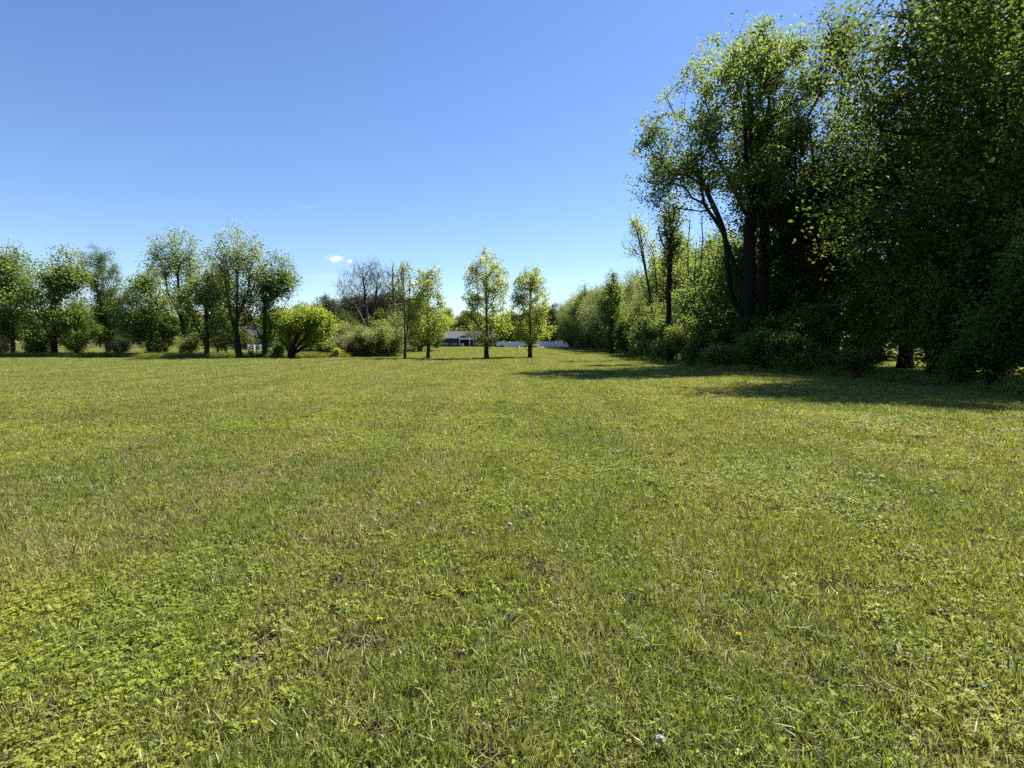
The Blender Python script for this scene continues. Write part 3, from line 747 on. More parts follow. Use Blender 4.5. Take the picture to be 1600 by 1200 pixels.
while y < 165:
    for off, hs in ((5.2, 1.0), (9.5, 1.08)):
        x = edge_x(y) + off + rw.uniform(-.9, .9) - (3.0 if y > 80 and off < 6 else 0)
        yy = y + rw.uniform(-1.2, 1.2)
        if abs(yy - 77) < 4 and off < 6: x += 2.5
        kd = mids[rw.choice((0, 1, 0))] if yy < 72 else mids[rw.choice((2, 3, 2, 0))]
        row = 'first' if off < 6 else 'second'
        desc = 'leafy green' if kd in mids[:2] else 'pale fine-leaved'
        kd.place((x, yy, ground_z(x, yy) - .05), rw.uniform(0, 6.28), hs * rw.uniform(.9, 1.1) * (1.1 if yy < 58 else 1.38),
                 '%s tree, %s of the %s row behind the edge shrubs towards the fence' % (desc, ORD[i], row), 'tree', MG)
    y += rw.uniform(3.6, 5.2); i += 1
# thin bare saplings standing in the wood behind the ivy-clad trunk
def bare_pole(seed, H, n):
    g = R_(seed)
    C = profile_pts(g, [(H * .35, .7), (H * .6, 1.1), (H * .85, .6), (H, .15)], n, .6)
    return make_tree('bare_sapling', seed, [[(0, 0, -.1), (.15, 0, H * .4), (.0, .1, H * .75), (.1, 0, H)]], C, 'bark_grey', 'willow', .09, .009, 3, .15, .10, .05, up=.4, seg=.6, twigs=2, twig=.6)
bp_ = [Kind(bare_pole(101, 12, 40)), Kind(bare_pole(102, 10, 34))]
for i, (px, Y, s) in enumerate(((1072, 46, 1), (1085, 44, .95), (1094, 47, 1.05), (1103, 43, .9), (1034, 52, .9), (1060, 50, .86))):
    p = on_ground(px, Y)
    bp_[i % 2].place((p.x, p.y, p.z - .05), i * 1.3, s, 'thin bare sapling above the wood, %s from the maple going towards the leaning tree' % ORD[[2, 1, 0, 0, 4, 3][i]] if i != 3 else
                     'thin bare sapling rising right behind the curved maple limb', 'tree', 'thin bare saplings in the wood')
# deep wood filling the distance behind the rows
fi = 0
far_d = [Kind(mid_tree(111, 11.5, 8.0, 420, 46, 'far', .30, .22, .5)), Kind(mid_tree(112, 10.0, 8.4, 400, 46, 'wood_leaf', .30, .22, .5))]
for Y in (50, 60, 70, 82, 95, 110, 128, 148, 168):
    for off in (15, 22, 30):
        x = edge_x(min(Y, 158)) + off + rw.uniform(-2, 2); yy = Y + rw.uniform(-3, 3)
        far_d[fi % 2].place((x, yy, ground_z(x, yy) - .05), rw.uniform(0, 6.28), rw.uniform(.8, 1.02) * (.9 if Y > 90 else 1),
                            'tree deep inside the wood behind its front rows', 'tree', 'trees deep inside the wood'); fi += 1

# ---- brushy hedge across the lawn (520-625 px)
scr = [Kind(shrub_kind('brush_shrub', 121, 3.6, 4.2, 280, 27, 'scrub', .14, .09)), Kind(shrub_kind('brush_shrub', 122, 2.4, 3.4, 220, 24, 'russet', .12, .06, bark='bark_grey')),
       Kind(shrub_kind('brush_shrub', 123, 3.0, 3.6, 260, 28, 'wood_leaf', .14, .10))]
SG = 'brushy shrubs between the round bush tree and the thin tree'
for i, (px, Y, kd, s) in enumerate(((506, 63, 2, .8), (520, 62, 0, .72), (532, 60, 1, .95), (545, 63, 0, .9), (556, 60, 1, .75), (567, 63, 2, 1.0), (578, 61, 0, 1.12), (590, 60, 0, .95),
                                    (602, 62, 2, 1.2), (612, 61, 2, 1.05), (622, 64, 1, 1.0))):
    p = on_ground(px, Y)
    scr[kd].place((p.x, p.y, p.z - .05), i * 1.7, s, '%s %s shrub of the hedge, counted from the round bush tree' % (ORD[i], ('grey-green brushy', 'brown twiggy', 'green leafy')[kd]), 'shrub', SG, sz=s * (1, .8, 1.2, .9, 1.1, .75, .95, 1.1, 1.15, 1.0, .9)[i])
hs_ = Kind(shrub_kind('low_shrub', 124, .9, 1.3, 90, 30, 'fresh', .10, .07, sig=.14, stems_n=4))
for i, (px, Y, s, lb) in enumerate(((523, 58, 1.1, 'small rounded pale green shrub in front of the brushy hedge'), (534, 58.5, .8, 'tiny pale green shrub beside the rounded one at the hedge foot'),
                                (397, 58.5, .8, 'low green weed bush between the two poplars'), (432, 57.8, 1.5, 'low bright bush under the dense poplar, beside the bush tree'),
                                (420, 59, 1.0, 'low bush behind the dense poplar trunk'))):
    p = on_ground(px, Y); hs_.place((p.x, p.y, p.z - .03), i * 2.1, s, lb, 'shrub', 'low shrubs along the field edge')

# rough unmown grass along the field edge
def make_rough():
    r = np.random.default_rng(9); P, I, S = [], [], []
    for _ in range(6000):
        x = r.uniform(-62, -12.2); y = 57.6 + r.gamma(1.3, 1.6) + 0.02 * abs(x + 30)
        if x > -17: y += 2.0
        if y > 66: continue
        P.append((x, y, ground_z(x, y) - .02)); I.append(r.integers(14, 16)); S.append(r.uniform(.35, .95))
    for _ in range(1500):                                             # under the wood edge
        y = r.uniform(14, 120); x = edge_x(y) + r.uniform(.2, 2.4)
        P.append((x, y, ground_z(x, y) - .02)); I.append(r.integers(14, 16)); S.append(r.uniform(.3, .7))
    scatter_object('tall_grass', np.array(P), np.array(I), np.array(S), 'unmown tall grass and weeds along the lawn borders', 'tall grass')
make_rough()

# ---- conifers, bare trees and far trees behind the hedge
def conifer(seed, H, w_, n, per, low=.1, top=.02):
    g = R_(seed)
    C = profile_pts(g, [(H * low, w_ * .42), (H * (low + .15), w_ * .5), (H * .55, w_ * .34), (H * .8, w_ * .18), (H * .97, w_ * top)], n, .35)
    return make_tree('conifer_tree', seed, [[(0, 0, -.1), (.05, 0, H * .5), (0, .05, H)]], C, 'bark', 'needle', .2, .012, per, .30, .34, .07, up=.05, alpha=.5, seg=.6, power=.4, zmin=H * low * .7)
def pine(seed, H, w_):
    g = R_(seed)
    E = [(g.normal(0, .18) * w_, g.normal(0, .18) * w_, H * z, w_ * rr, w_ * rr, H * .08) for z, rr in ((.45, .34), (.58, .4), (.7, .4), (.82, .32), (.93, .2))]
    C = cloud_pts(g, E, 240, .4, .6, .4)
    return make_tree('pine_tree', seed, [[(0, 0, -.1), (.1, 0, H * .5), (0, .1, H * .95)]], C, 'bark', 'needle', .24, .014, 46, .36, .36, .08, up=.15, seg=.7, power=.45, zmin=H * .3)
con = [Kind(conifer(131, 10, 5.2, 330, 44)), Kind(conifer(132, 9, 6.0, 330, 44))]
pin = [Kind(pine(133, 12, 6.5)), Kind(pine(134, 11, 6.5))]
CG = 'dark conifers behind the brushy hedge'
for i, (px, Y, kd, s) in enumerate(((497, 104, con[0], .92), (510, 112, pin[0], .82), (522, 100, con[1], .92), (535, 108, pin[1], .80), (547, 98, con[0], .80), (560, 106, con[1], .93), (574, 98, pin[0], .66),
                                    (586, 104, con[0], .86), (600, 100, con[1], .98), (612, 108, pin[1], .82), (626, 102, con[0], .88), (641, 106, con[1], .92), (655, 108, pin[0], .74))):
    p = on_ground(px, Y)
    kd.place((p.x, p.y, p.z - .05), i * 1.1, s * (1.12 if i < 5 else 1.25), '%s dark evergreen behind the hedge, counted from the round bush tree towards the house' % ORD[i], 'tree', CG)
def bare_tree(seed, px, Y, top, ells_px, stems_px, n, label, r, tw=3):
    b = on_ground(px, Y); k = Y / F
    E = []
    for ex, ey, rx, ry in ells_px:
        c = at(ex, ey, Y) - b; E.append((c.x, 0, c.z, rx * k, rx * k * .8, ry * k))
    st = []
    for s in stems_px: st.append([tuple(Vector((at(x, y_, Y).x - b.x, d, at(x, y_, Y).z - b.z))) for x, y_, d in s])
    C = cloud_pts(R_(seed), E, n, .2, .6, .5)
    t = make_tree('bare_tree', seed, st, C, 'bark_warm', 'scrub', r, .018, 1.2, .3, .16, .08, up=.45, alpha=.15, seg=.8, wob=.07, power=.62, twigs=tw, twig=1.5)
    put(t, b, 0, 1, label, 'tree', 'bare trees behind the hedge')
bare_tree(141, 576, 84, 413, [(560, 450, 34, 32), (585, 440, 26, 30), (540, 462, 22, 20), (600, 455, 18, 30), (572, 430, 26, 18)],
          [[(576, 545, 0), (575, 515, 0), (572, 480, 0), (568, 440, 0)], [(576, 520, 0), (560, 490, .5), (545, 465, 1)], [(576, 515, 0), (588, 470, -.5), (592, 430, -.5)], [(574, 505, 0), (552, 505, 1), (540, 490, 1)]], 800,
          'wide bare-branched grey tree rising above the brushy hedge', .46, 4)
def thin_poplar(seed, px, Y, top, label, n=70, per=9):
    b = on_ground(px, Y); H = at(px, top, Y).z - b.z
    C = profile_pts(R_(seed), [(H * .35, 1.1), (H * .6, 1.0), (H * .8, 1.5), (H * .97, .8)], n, .55)
    t = make_tree('thin_tree', seed, [[(0, 0, -.1), (.1, 0, H * .4), (0, .1, H * .7), (.1, 0, H * .96)]], C, 'bark_grey', 'poplar', .2, .02, per, .32, .2, .14, up=.5, seg=.7, power=.4, twigs=2, twig=1.0)
    put(t, b, 0, 1, label, 'tree', 'thin sparse trees behind the hedge')
thin_poplar(142, 615, 82, 404, 'thin sparse tree with a tufted top beside the wide bare tree')
thin_poplar(143, 629, 80, 410, 'thin sparse tree with a twiggy bare top, behind the thin forked lawn tree', 60, 5)
# leafy trees filling in behind the hedge and lawn trees
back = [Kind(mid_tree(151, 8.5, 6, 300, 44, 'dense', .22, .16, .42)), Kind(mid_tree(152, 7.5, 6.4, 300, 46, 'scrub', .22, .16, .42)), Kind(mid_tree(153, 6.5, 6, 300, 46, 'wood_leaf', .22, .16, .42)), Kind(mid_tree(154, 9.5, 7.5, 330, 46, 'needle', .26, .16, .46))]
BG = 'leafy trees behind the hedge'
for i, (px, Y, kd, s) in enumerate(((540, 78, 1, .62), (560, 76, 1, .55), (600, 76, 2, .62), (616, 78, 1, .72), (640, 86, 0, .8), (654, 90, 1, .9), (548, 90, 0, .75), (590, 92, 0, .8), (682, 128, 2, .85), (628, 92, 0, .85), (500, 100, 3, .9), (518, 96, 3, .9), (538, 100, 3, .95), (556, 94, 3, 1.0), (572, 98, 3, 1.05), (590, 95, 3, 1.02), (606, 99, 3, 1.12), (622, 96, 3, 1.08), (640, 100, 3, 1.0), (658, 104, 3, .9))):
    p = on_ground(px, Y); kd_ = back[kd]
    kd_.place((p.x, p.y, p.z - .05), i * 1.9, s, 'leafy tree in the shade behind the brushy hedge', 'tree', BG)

# ---- far trees behind the houses
ft = [Kind(mid_tree(161, 12, 9.5, 330, 44, 'far', .42, .32, .6)), Kind(mid_tree(162, 11, 10, 330, 44, 'wood_leaf', .42, .32, .6)), Kind(mid_tree(163, 10.5, 9, 330, 44, 'lime', .42, .32, .6))]
FG = 'far trees behind the houses'
i = 0
for Y, x0, x1, st in ((192, -46, 34, 5.6), (212, -170, 60, 8.5), (236, -200, 90, 10)):
    x = x0
    while x < x1:
        yy = Y + rw.uniform(-5, 5); xx = x + rw.uniform(-1.5, 1.5)
        k = rw.choice((0, 0, 1, 2))
        ft[k].place((xx, yy, ground_z(xx, yy) - .1), rw.uniform(0, 6.28), rw.uniform(.85, 1.12) * (1.1 if Y > 200 else 1.02),
                    'far leafy tree in the wooded backdrop beyond the houses', 'tree', FG)
        x += st * rw.uniform(.8, 1.2); i += 1
for i, (px, Y, s) in enumerate(((862, 178, 1.15), (872, 182, 1.05), (884, 176, 1.05), (897, 170, 1.12), (905, 176, 1.0), (852, 184, 1.1), (842, 182, 1.02))):
    p = on_ground(px, Y); pin[i % 2].place((p.x, p.y, p.z - .05), i * 1.4, s, '%s dark pine above the white fence end, counted from the wood edge' % ORD[(4, 3, 2, 1, 0, 5, 6)[i]], 'tree', 'dark pines beyond the white fence')
# field-side trees and shrubs further along the lawn border (outside the photo's border to the left, and far beyond the field)
pops = [Kind(copy_tree(o)) for o in list(bpy.data.objects) if o.name.startswith('poplar_tree') and o.parent is None]
for i, (px, Y, s, kd) in enumerate(((322, 58, .95, pops[1]), (283, 64, 1.1, pops[0]), (236, 60, 1.15, mids[1]), (168, 66, 1.15, dense_b), (120, 60, .7, mids[0]), (84, 61, 1.1, pops[1]), (20, 62, 1.35, mids[0]), (-40, 61, 1.0, pops[0]))):
    p = on_ground(px, Y)
    if kd is dense_b: s *= .62
    kd.place((p.x, p.y, p.z - .05), i * 2.3 + 1, s, 'leafy field-edge tree, %s beyond the tallest poplar away from the lawn trees' % ORD[i], 'tree', 'trees along the field edge')
for i, px in enumerate((296, 242, 186, 120, 62, 0)):
    p = on_ground(px, 60 + i % 2)
    scr[(0, 2, 1)[i % 3]].place((p.x, p.y, p.z - .05), i * 1.3, .85, 'brushy field-edge shrub, %s beyond the tallest poplar away from the lawn trees' % ORD[i], 'shrub', 'shrubs along the field edge')
for i in range(16):
    px = -60 + i * 36; Y = 150 + (i * 37) % 22; p = on_ground(px, Y)
    ft[i % 2].place((p.x, p.y, p.z - .1), i * 1.1, .95, 'tree of the far line across the field behind the poplars', 'tree', 'far trees across the field')
for i, (px, Y, s) in enumerate(((352, 80, .8), (368, 118, .8), (340, 76, .7), (449, 84, .9), (470, 96, .95), (485, 90, .8), (440, 112, .9), (383, 103, .55), (426, 104, .6))):
    p = on_ground(px, Y)
    back[i % 2].place((p.x, p.y, p.z - .05), i * 1.7, s, 'leafy tree in the field behind the poplars and bush tree', 'tree', 'field trees behind the poplars')

# ------------------------------------------------------------------ houses, fences and small things
M['siding'] = stripes_mat('slate_blue_siding', (0.032, 0.036, 0.072), (0.045, 0.05, 0.09), 2, 7.0)
M['shingle'] = stripes_mat('grey_shingles', (0.034, 0.034, 0.038), (0.056, 0.056, 0.062), 2, 9.0, .9)
M['trim'] = simple_mat('white_trim', (.82, .82, .81), (.88, .88, .87), 3, .5)
M['vinyl'] = stripes_mat('white_vinyl', (.64, .67, .71), (.74, .77, .80), 0, 3.2, .45)
M['glass'] = simple_mat('dark_window_glass', (.02, .025, .03), (.05, .055, .06), 2, .08, spec=.6)
M['black'] = simple_mat('black_plastic', (.012, .012, .014), (.03, .03, .032), 5, .45)
M['darkgreen'] = simple_mat('dark_painted_metal', (.02, .025, .022), (.05, .055, .05), 5, .4)
M['rubber'] = simple_mat('tyre_rubber', (.012, .012, .012), (.03, .03, .03), 8, .9)
M['dirt'] = simple_mat('reddish_dirt', (.07, .04, .026), (.17, .105, .07), 5, .95, 1.0)
M['rock'] = simple_mat('pale_stone', (.38, .37, .35), (.62, .60, .57), 5, .85, .7)
M['greysiding'] = stripes_mat('pale_grey_siding', (.16, .165, .19), (.22, .225, .25), 2, 7.0)
M['galv'] = simple_mat('grey_metal', (.25, .26, .27), (.42, .43, .44), 6, .45, metallic=.6)
M['wood_dark'] = simple_mat('dark_weathered_wood', (.03, .026, .022), (.075, .062, .05), 6, .9)

def window(par, x, z, w_, h, y, name='window'):
    f = MB(); t = .09
    f.box(x - w_/2 - t, x + w_/2 + t, y - .07, y - .004, z - t, z).box(x - w_/2 - t, x + w_/2 + t, y - .07, y - .004, z + h, z + h + t)
    f.box(x - w_/2 - t, x - w_/2, y - .068, y - .004, z, z + h).box(x + w_/2, x + w_/2 + t, y - .068, y - .004, z, z + h)
    f.box(x - w_/2, x + w_/2, y - .06, y - .03, z + h/2 - .03, z + h/2 + .03)
    wf = f.build(name, M['trim'], par)
    MB().box(x - w_/2, x + w_/2, y - .03, y - .006, z, z + h).build('pane', M['glass'], wf)

def blue_house():
    Y = 163.0; b = on_ground(722, Y); x0, x1 = at(655, HOR, Y).x - b.x, at(777, HOR, Y).x - b.x
    h = empty('ranch_house', b)
    tag(h, 'low slate blue ranch house with grey shingle roof and white porch trim', 'house')
    H, D = 2.55, 8.5
    pl, pr = at(718.5, HOR, Y).x - b.x, at(735, HOR, Y).x - b.x            # porch recess
    MB().box(x0, pl, 0, D, -.1, H).box(pl, pr, 1.7, D, -.1, H).box(pr, x1, 0, D, -.1, H).build('wall', M['siding'], h)
    rz = 4.55
    rf = MB()
    rf.prism_x([(-.6, H - .02), (-.6, H + .16), (D/2, rz + .16), (D + .6, H + .16), (D + .6, H - .02), (D/2, rz)], x0 - .5, x1 + .5).build('roof', M['shingle'], h)
    MB().box(x0 - .5, x1 + .5, -.66, -.604, H - .08, H + .15).build('fascia', M['trim'], h)
    for s in (x0, x1): MB().prism_y([(D/2 - 0, 0), (0, 0)][:0] or [(s - .02, H), (s + .02, H), (s + .02, H + .01)], .2, D - .2).build('gable_strip', M['trim'], h)
    MB().prism_x([(.1, H - .01), (D - .1, H - .01), (D/2, rz - .05)], x0 + .05, x1 - .05).build('gable', M['siding'], h)
    # porch: small gable roof, posts, beam, railing
    pc = (pl + pr) / 2 - .3
    g = MB(); g.prism_y([(pc - 1.75, H + .16), (pc - 1.75, H + .3), (pc, H + 1.12), (pc + 1.75, H + .3), (pc + 1.75, H + .16), (pc, H + .98)], -.95, 2.4)
    pg = g.build('porch_roof', M['shingle'], h)
    MB().prism_y([(pc - 1.78, H + .1), (pc - 1.78, H + .34), (pc, H + 1.18), (pc + 1.78, H + .34), (pc + 1.78, H + .1), (pc, H + .9)], -1.02, -.953).build('porch_trim', M['trim'], pg)
    MB().prism_y([(pc - 1.6, H + .16), (pc + 1.6, H + .16), (pc, H + .92)], -.9, -.8).build('porch_gable', M['siding'], pg)
    MB().box(pl - .12, pr + 1.2, -.75, -.5, H - .42, H - .085).build('porch_beam', M['trim'], h)
    for x in (pl, pr - .2): MB().box(x - .1, x + .1, -.7, -.5, 0, H - .42).build('porch_post', M['trim'], h, .01)
    rl = MB().box(pl + .15, pl + 1.0, -.66, -.56, .86, .95).box(pl + .15, pl + 1.0, -.66, -.56, .1, .18)
    for k in range(7): rl.box(pl + .17 + k * .125, pl + .23 + k * .125, -.64, -.58, .18, .86)
    rl.build('porch_railing', M['trim'], h)
    MB().box(pl + .9, pl + 1.25, -.8, -.42, 0, 1.05).build('railing_post', M['trim'], h, .01)
    dr = MB().box(pl + 1.3, pl + 2.25, 1.62, 1.696, 0, 2.05).build('door', M['wood_dark'], h)
    MB().box(pl + 2.1, pl + 2.16, 1.57, 1.62, .95, 1.05).build('handle', M['galv'], dr)
    MB().box(pl - .1, pr + .1, -.6, 1.7, -.08, .06).build('porch_floor', M['wood_dark'], h)
    window(h, x0 + 2.2, .95, 1.3, 1.15, 0); window(h, pr + 1.6, .95, 1.3, 1.15, 0); window(h, x1 - 1.6, .95, 1.5, 1.15, 0)
    MB().box(x0, pl - .15, -.035, -.004, -.05, .28).build('foundation', M['rock'], h)
    MB().box(pl - .2, pl - .06, -.04, -.005, .0, H).build('corner_trim', M['trim'], h)
    MB().box(x1 - 4, x1 - 3.2, D/2 - .3, D/2 + .4, rz - .4, rz + .9).build('chimney', M['dirt'], h)
blue_house()

def grey_house():
    Y = 112.0; b = on_ground(405, Y)
    h = empty('field_house', b, .12); tag(h, 'pale grey house half hidden behind the poplars at the field edge', 'house')
    MB().box(-5.5, 5.5, 0, 8, -.1, 2.7).build('wall', M['greysiding'], h)
    MB().prism_x([(-.5, 2.68), (-.5, 2.86), (4, 4.66), (8.5, 2.86), (8.5, 2.68), (4, 4.5)], -6, 6).build('roof', M['shingle'], h)
    MB().prism_x([(.1, 2.69), (7.9, 2.69), (4, 4.44)], -5.45, 5.45).build('gable', M['greysiding'], h)
    for x in (-3.6, -.6, 3.2): window(h, x, .9, 1.2, 1.2, 0)
    dr = MB().box(1.0, 1.95, -.06, -.004, 0, 2.05).build('door', M['trim'], h); MB().box(1.05, 1.1, -.1, -.06, .95, 1.05).build('handle', M['galv'], dr)
grey_house()

def white_fence():
    Y0, Y1 = 158, 150
    a, c = on_ground(776, Y0), on_ground(886, Y1)
    f = empty('privacy_fence', a); tag(f, 'long white vinyl privacy fence along the far end of the lawn', 'fence')
    n = 10; d = (c - a); L = d.xy.length; f.rotation_euler = (0, 0, math.atan2(d.y, d.x)); seg = L / n
    for i in range(n + 1):
        p = MB().box(i * seg - .07, i * seg + .07, -.07, .07, -.15, 1.56).build('post', M['trim'], f)
        x = i * seg
        MB().poly([(x-.09, -.09, 1.56), (x+.09, -.09, 1.56), (x+.09, .09, 1.56), (x-.09, .09, 1.56), (x, 0, 1.66)], [(0,3,2,1), (0,1,4), (1,2,4), (2,3,4), (3,0,4)]).build('post_cap', M['trim'], p)
    for i in range(n):
        MB().box(i * seg + .07, (i + 1) * seg - .07, -.02, .02, .08, 1.42).build('panel', M['vinyl'], f)
        MB().box(i * seg + .071, (i + 1) * seg - .071, -.035, .035, 1.42, 1.52).build('rail', M['trim'], f)
white_fence()
def rail_fence():
    Y = 92; a, c = on_ground(388, Y), on_ground(415, Y)
    f = empty('rail_fence', a); tag(f, 'short white three-rail fence seen between the two poplars', 'fence')
    L = c.x - a.x; n = 3
    for i in range(n + 1): MB().box(i * L / n - .09, i * L / n + .09, -.09, .09, -.1, 1.15).build('post', M['trim'], f)
    for z in (.25, .6, .95): MB().box(-.1, L + .1, -.17, -.095, z, z + .17).build('rail', M['trim'], f)
rail_fence()
def wire_fence():
    """thin posts of the field fence under the poplars"""
    pp = (354, 367, 389, 401, 427, 440)
    for i, px in enumerate(pp):
        p = on_ground(px, 60.5); o = empty('fence_post', p)
        tag(o, 'thin grey field fence post, %s counted from the tallest poplar side' % ORD[i], 'fence post', 'thin posts along the field edge')
        MB().box(-.045, .045, -.045, .045, -.1, 1.15).build('post', M['wood_dark'], o)
        MB().box(-.06, .06, -.06, .06, 1.15, 1.18).build('cap', M['galv'], o)
wire_fence()

def tractor():
    p = on_ground(702, 155); t = empty('lawn_tractor', p, .5); tag(t, 'dark riding lawn tractor parked in front of the blue house wall', 'lawn tractor')
    MB().prism_y([(-.9, .45), (-.9, .82), (-.15, .9), (-.1, .45)], -.26, .26).build('hood', M['darkgreen'], t, .03)
    MB().box(-.12, .95, -.38, .38, .42, .52).build('deck', M['darkgreen'], t, .02)
    MB().prism_y([(.35, .52), (.35, .7), (.72, .74), (.85, 1.15), (.95, 1.15), (.9, .52)], -.24, .24).build('seat', M['black'], t, .03)
    MB().box(-.1, -.02, -.03, .03, .88, 1.1).prism_y([(-.12, 1.1), (.1, 1.18), (.12, 1.14), (-.1, 1.06)], -.2, .2).build('steering_wheel', M['black'], t)
    for x, r in ((-.62, .22), (.62, .3)):
        for s in (-1, 1):
            w_ = MB(); n = 16
            w_.prism_y([(x + r * math.cos(6.283*i/n), r + r * math.sin(6.283*i/n)) for i in range(n)][::-1], s * .42 - .1, s * .42 + .1)
            wo_ = w_.build('wheel', M['rubber'], t, .02)
            MB().prism_y([(x + r*.5 * math.cos(6.283*i/n), r + r*.5 * math.sin(6.283*i/n)) for i in range(n)][::-1], s * .42 - .11, s * .42 + .11).build('rim', M['galv'], wo_)
tractor()
def bins():
    p = on_ground(657.5, 92); o = empty('trash_bin', p); tag(o, 'upright black trash bin on the grass beside the narrow leafy tree', 'bin')
    MB().poly([(-.22, -.22, 0), (.22, -.22, 0), (.22, .22, 0), (-.22, .22, 0), (-.27, -.29, .82), (.27, -.29, .82), (.27, .27, .82), (-.27, .27, .82)],
              [(0,3,2,1), (4,5,6,7), (0,1,5,4), (1,2,6,5), (2,3,7,6), (3,0,4,7)]).build('body', M['black'], o, .02)
    MB().prism_x([(-.33, .82), (-.33, .88), (0, .93), (.3, .88), (.3, .82)], -.3, .3).build('lid', M['black'], o, .01)
    for s in (-1, 1): MB().disc_x(s * .2, .24, .1, .1, .06).build('wheel', M['rubber'], o)
    p = on_ground(643.5, 92); o = empty('firewood_box', p); tag(o, 'wide dark wooden box with lid, beside the upright black trash bin', 'box')
    MB().box(-.42, .42, -.3, .3, .08, .66).build('body', M['wood_dark'], o, .015)
    MB().box(-.47, .47, -.35, .35, .66, .74).build('lid', M['wood_dark'], o, .01)
    for x in (-.36, .36):
        for y_ in (-.24, .24): MB().box(x - .05, x + .05, y_ - .05, y_ + .05, -.03, .08).build('foot', M['wood_dark'], o)
    p = on_ground(650.5, 92); o = empty('low_bench', p); tag(o, 'low dark bench rail between the wooden box and the trash bin', 'bench')
    MB().box(-.32, .32, -.14, .14, .38, .44).build('seat', M['wood_dark'], o)
    for x in (-.26, .26): MB().box(x - .035, x + .035, -.12, .12, -.02, .38).build('leg', M['wood_dark'], o)
bins()
def lump(name, loc, rx, ry, rz, mat, label, cat, seed, amp=.35, group=None, fr=1.6):
    n, m = 28, 10; V = []
    for j in range(m + 1):
        for i in range(n):
            a = 2 * math.pi * i / n; t = math.pi / 2 * (1 - j / m) if j else math.pi / 2
            c = math.cos(math.pi / 2 * j / m); s = math.sin(math.pi / 2 * j / m)
            q = Vector((c * math.cos(a), c * math.sin(a), s)); f = 1 + amp * (noise.noise(q * fr + Vector((seed, 0, 0))) + .5 * noise.noise(q * fr * 2.7 + Vector((0, seed, 0))))
            V.append((q.x * rx * f, q.y * ry * f, q.z * rz * f - .06))
    Q = [(j*n + i, j*n + (i+1) % n, (j+1)*n + (i+1) % n, (j+1)*n + i) for j in range(m) for i in range(n)]
    o = quads(name, V, Q, mat, smooth=True); o.location = loc; return tag(o, label, cat, group)
lump('dirt_pile', on_ground(680, 92), 1.05, .7, .42, M['dirt'], 'low reddish brown dirt pile on the lawn by the narrow leafy tree', 'dirt pile', 3.3, .5)
lump('dirt_mound', on_ground(833, 150), 2.6, 1.2, .85, M['dirt'], 'brown dirt mound in front of the white fence, behind the dense oval tree', 'dirt mound', 7.1, .4)
for i, (px, Y, s) in enumerate(((811, 146, .5), (815, 147, .3), (824, 146, .35), (836, 145, .42), (842, 146, .35), (847, 147, .45), (819, 148, .25))):
    lump('stone', on_ground(px, Y), s, s * .7, s * .55, M['rock'] if i not in (3,) else M['dirt'], 'pale stone lying by the dirt mound, %s of the row before the white fence' % ORD[i], 'stone', i * 3.7 + 1, .4, 'stones in front of the white fence')
fs = Kind(shrub_kind('foundation_shrub', 171, 1.0, 1.5, 80, 30, 'dense', .16, .12, sig=.18, stems_n=4))
for i, px in enumerate((682, 689, 696, 708, 713, 745, 752, 768)):
    p = on_ground(px, 161.2); fs.place((p.x, p.y, p.z), i * 1.3, .85 + .1 * (i % 3), 'dark foundation shrub against the blue house, %s counted from the tractor side' % ORD[i], 'shrub', 'shrubs against the blue house')
lump('compost_heap', on_ground(783, 150), 1.8, .9, .8, M['wood_dark'], 'dark compost heap beside the end of the white fence', 'heap', 2.2, .45)
for i, (px, py_) in enumerate(((774, 150), (808.5, 132))):
    o = empty('lawn_marker', on_ground(px, py_)); tag(o, ('small dark stake in the grass before the house end', 'small dark stake in the grass before the white fence')[i], 'stake', 'small dark stakes on the far lawn')
    MB().box(-.16, .16, -.1, .1, -.05, .34).build('post', M['wood_dark'], o); MB().box(-.2, .2, -.14, .14, .34, .42).build('cap', M['wood_dark'], o)

# ------------------------------------------------------------------ dandelions on the near lawn
M['stalk'] = simple_mat('dandelion_stalk', (.10, .13, .04), (.2, .2, .08), 20, .6)
M['petal'] = simple_mat('dandelion_petal', (.72, .50, .012), (.82, .62, .02), 30, .6)
M['fluff'] = leaf_mat('dandelion_fluff', (.54, .50, .43), (.72, .68, .61), (.60, .56, .49), (.75, .71, .64), .48)
def ground_at(px, py):
    a, b = (px - 800) / F, (600 - py) / F
    dy = math.cos(PITCH) + b * math.sin(PITCH); dz = -math.sin(PITCH) + b * math.cos(PITCH); t = -EYE / dz
    return (a * t, dy * t, ground_z(a * t, dy * t))
def stalk(h, par, lean): 
    V, Q = branch_mesh(np.array([(0, 0, -.01), (lean * .4, 0, h * .5), (lean, 0, h)]), np.array([-1, 0, 1]), .0022, .0016, flare=1.0)
    return quads('stalk', V, Q, M['stalk'], par, smooth=True)
def clock_kind():
    g = R_(5); o = empty('dandelion_clock'); stalk(.085, o, .01)
    n = 260; d = g.normal(0, 1, (n, 3)); d /= np.linalg.norm(d, axis=1)[:, None]
    c = np.array([.01, 0, .092]); V = []
    for q in d:
        s = np.cross(q, g.normal(0, 1, 3)); s /= np.linalg.norm(s); u = np.cross(q, s); r = .020 * g.uniform(.85, 1.08)
        p = c + q * r
        for e in (s, u): V += [c + q * r * .3, p + e * .0042, p + q * .002, p - e * .0042]
    quads('fluff', np.array(V), np.arange(len(V)).reshape(-1, 4), M['fluff'], o, tint=g.random(len(V) // 4)); return o
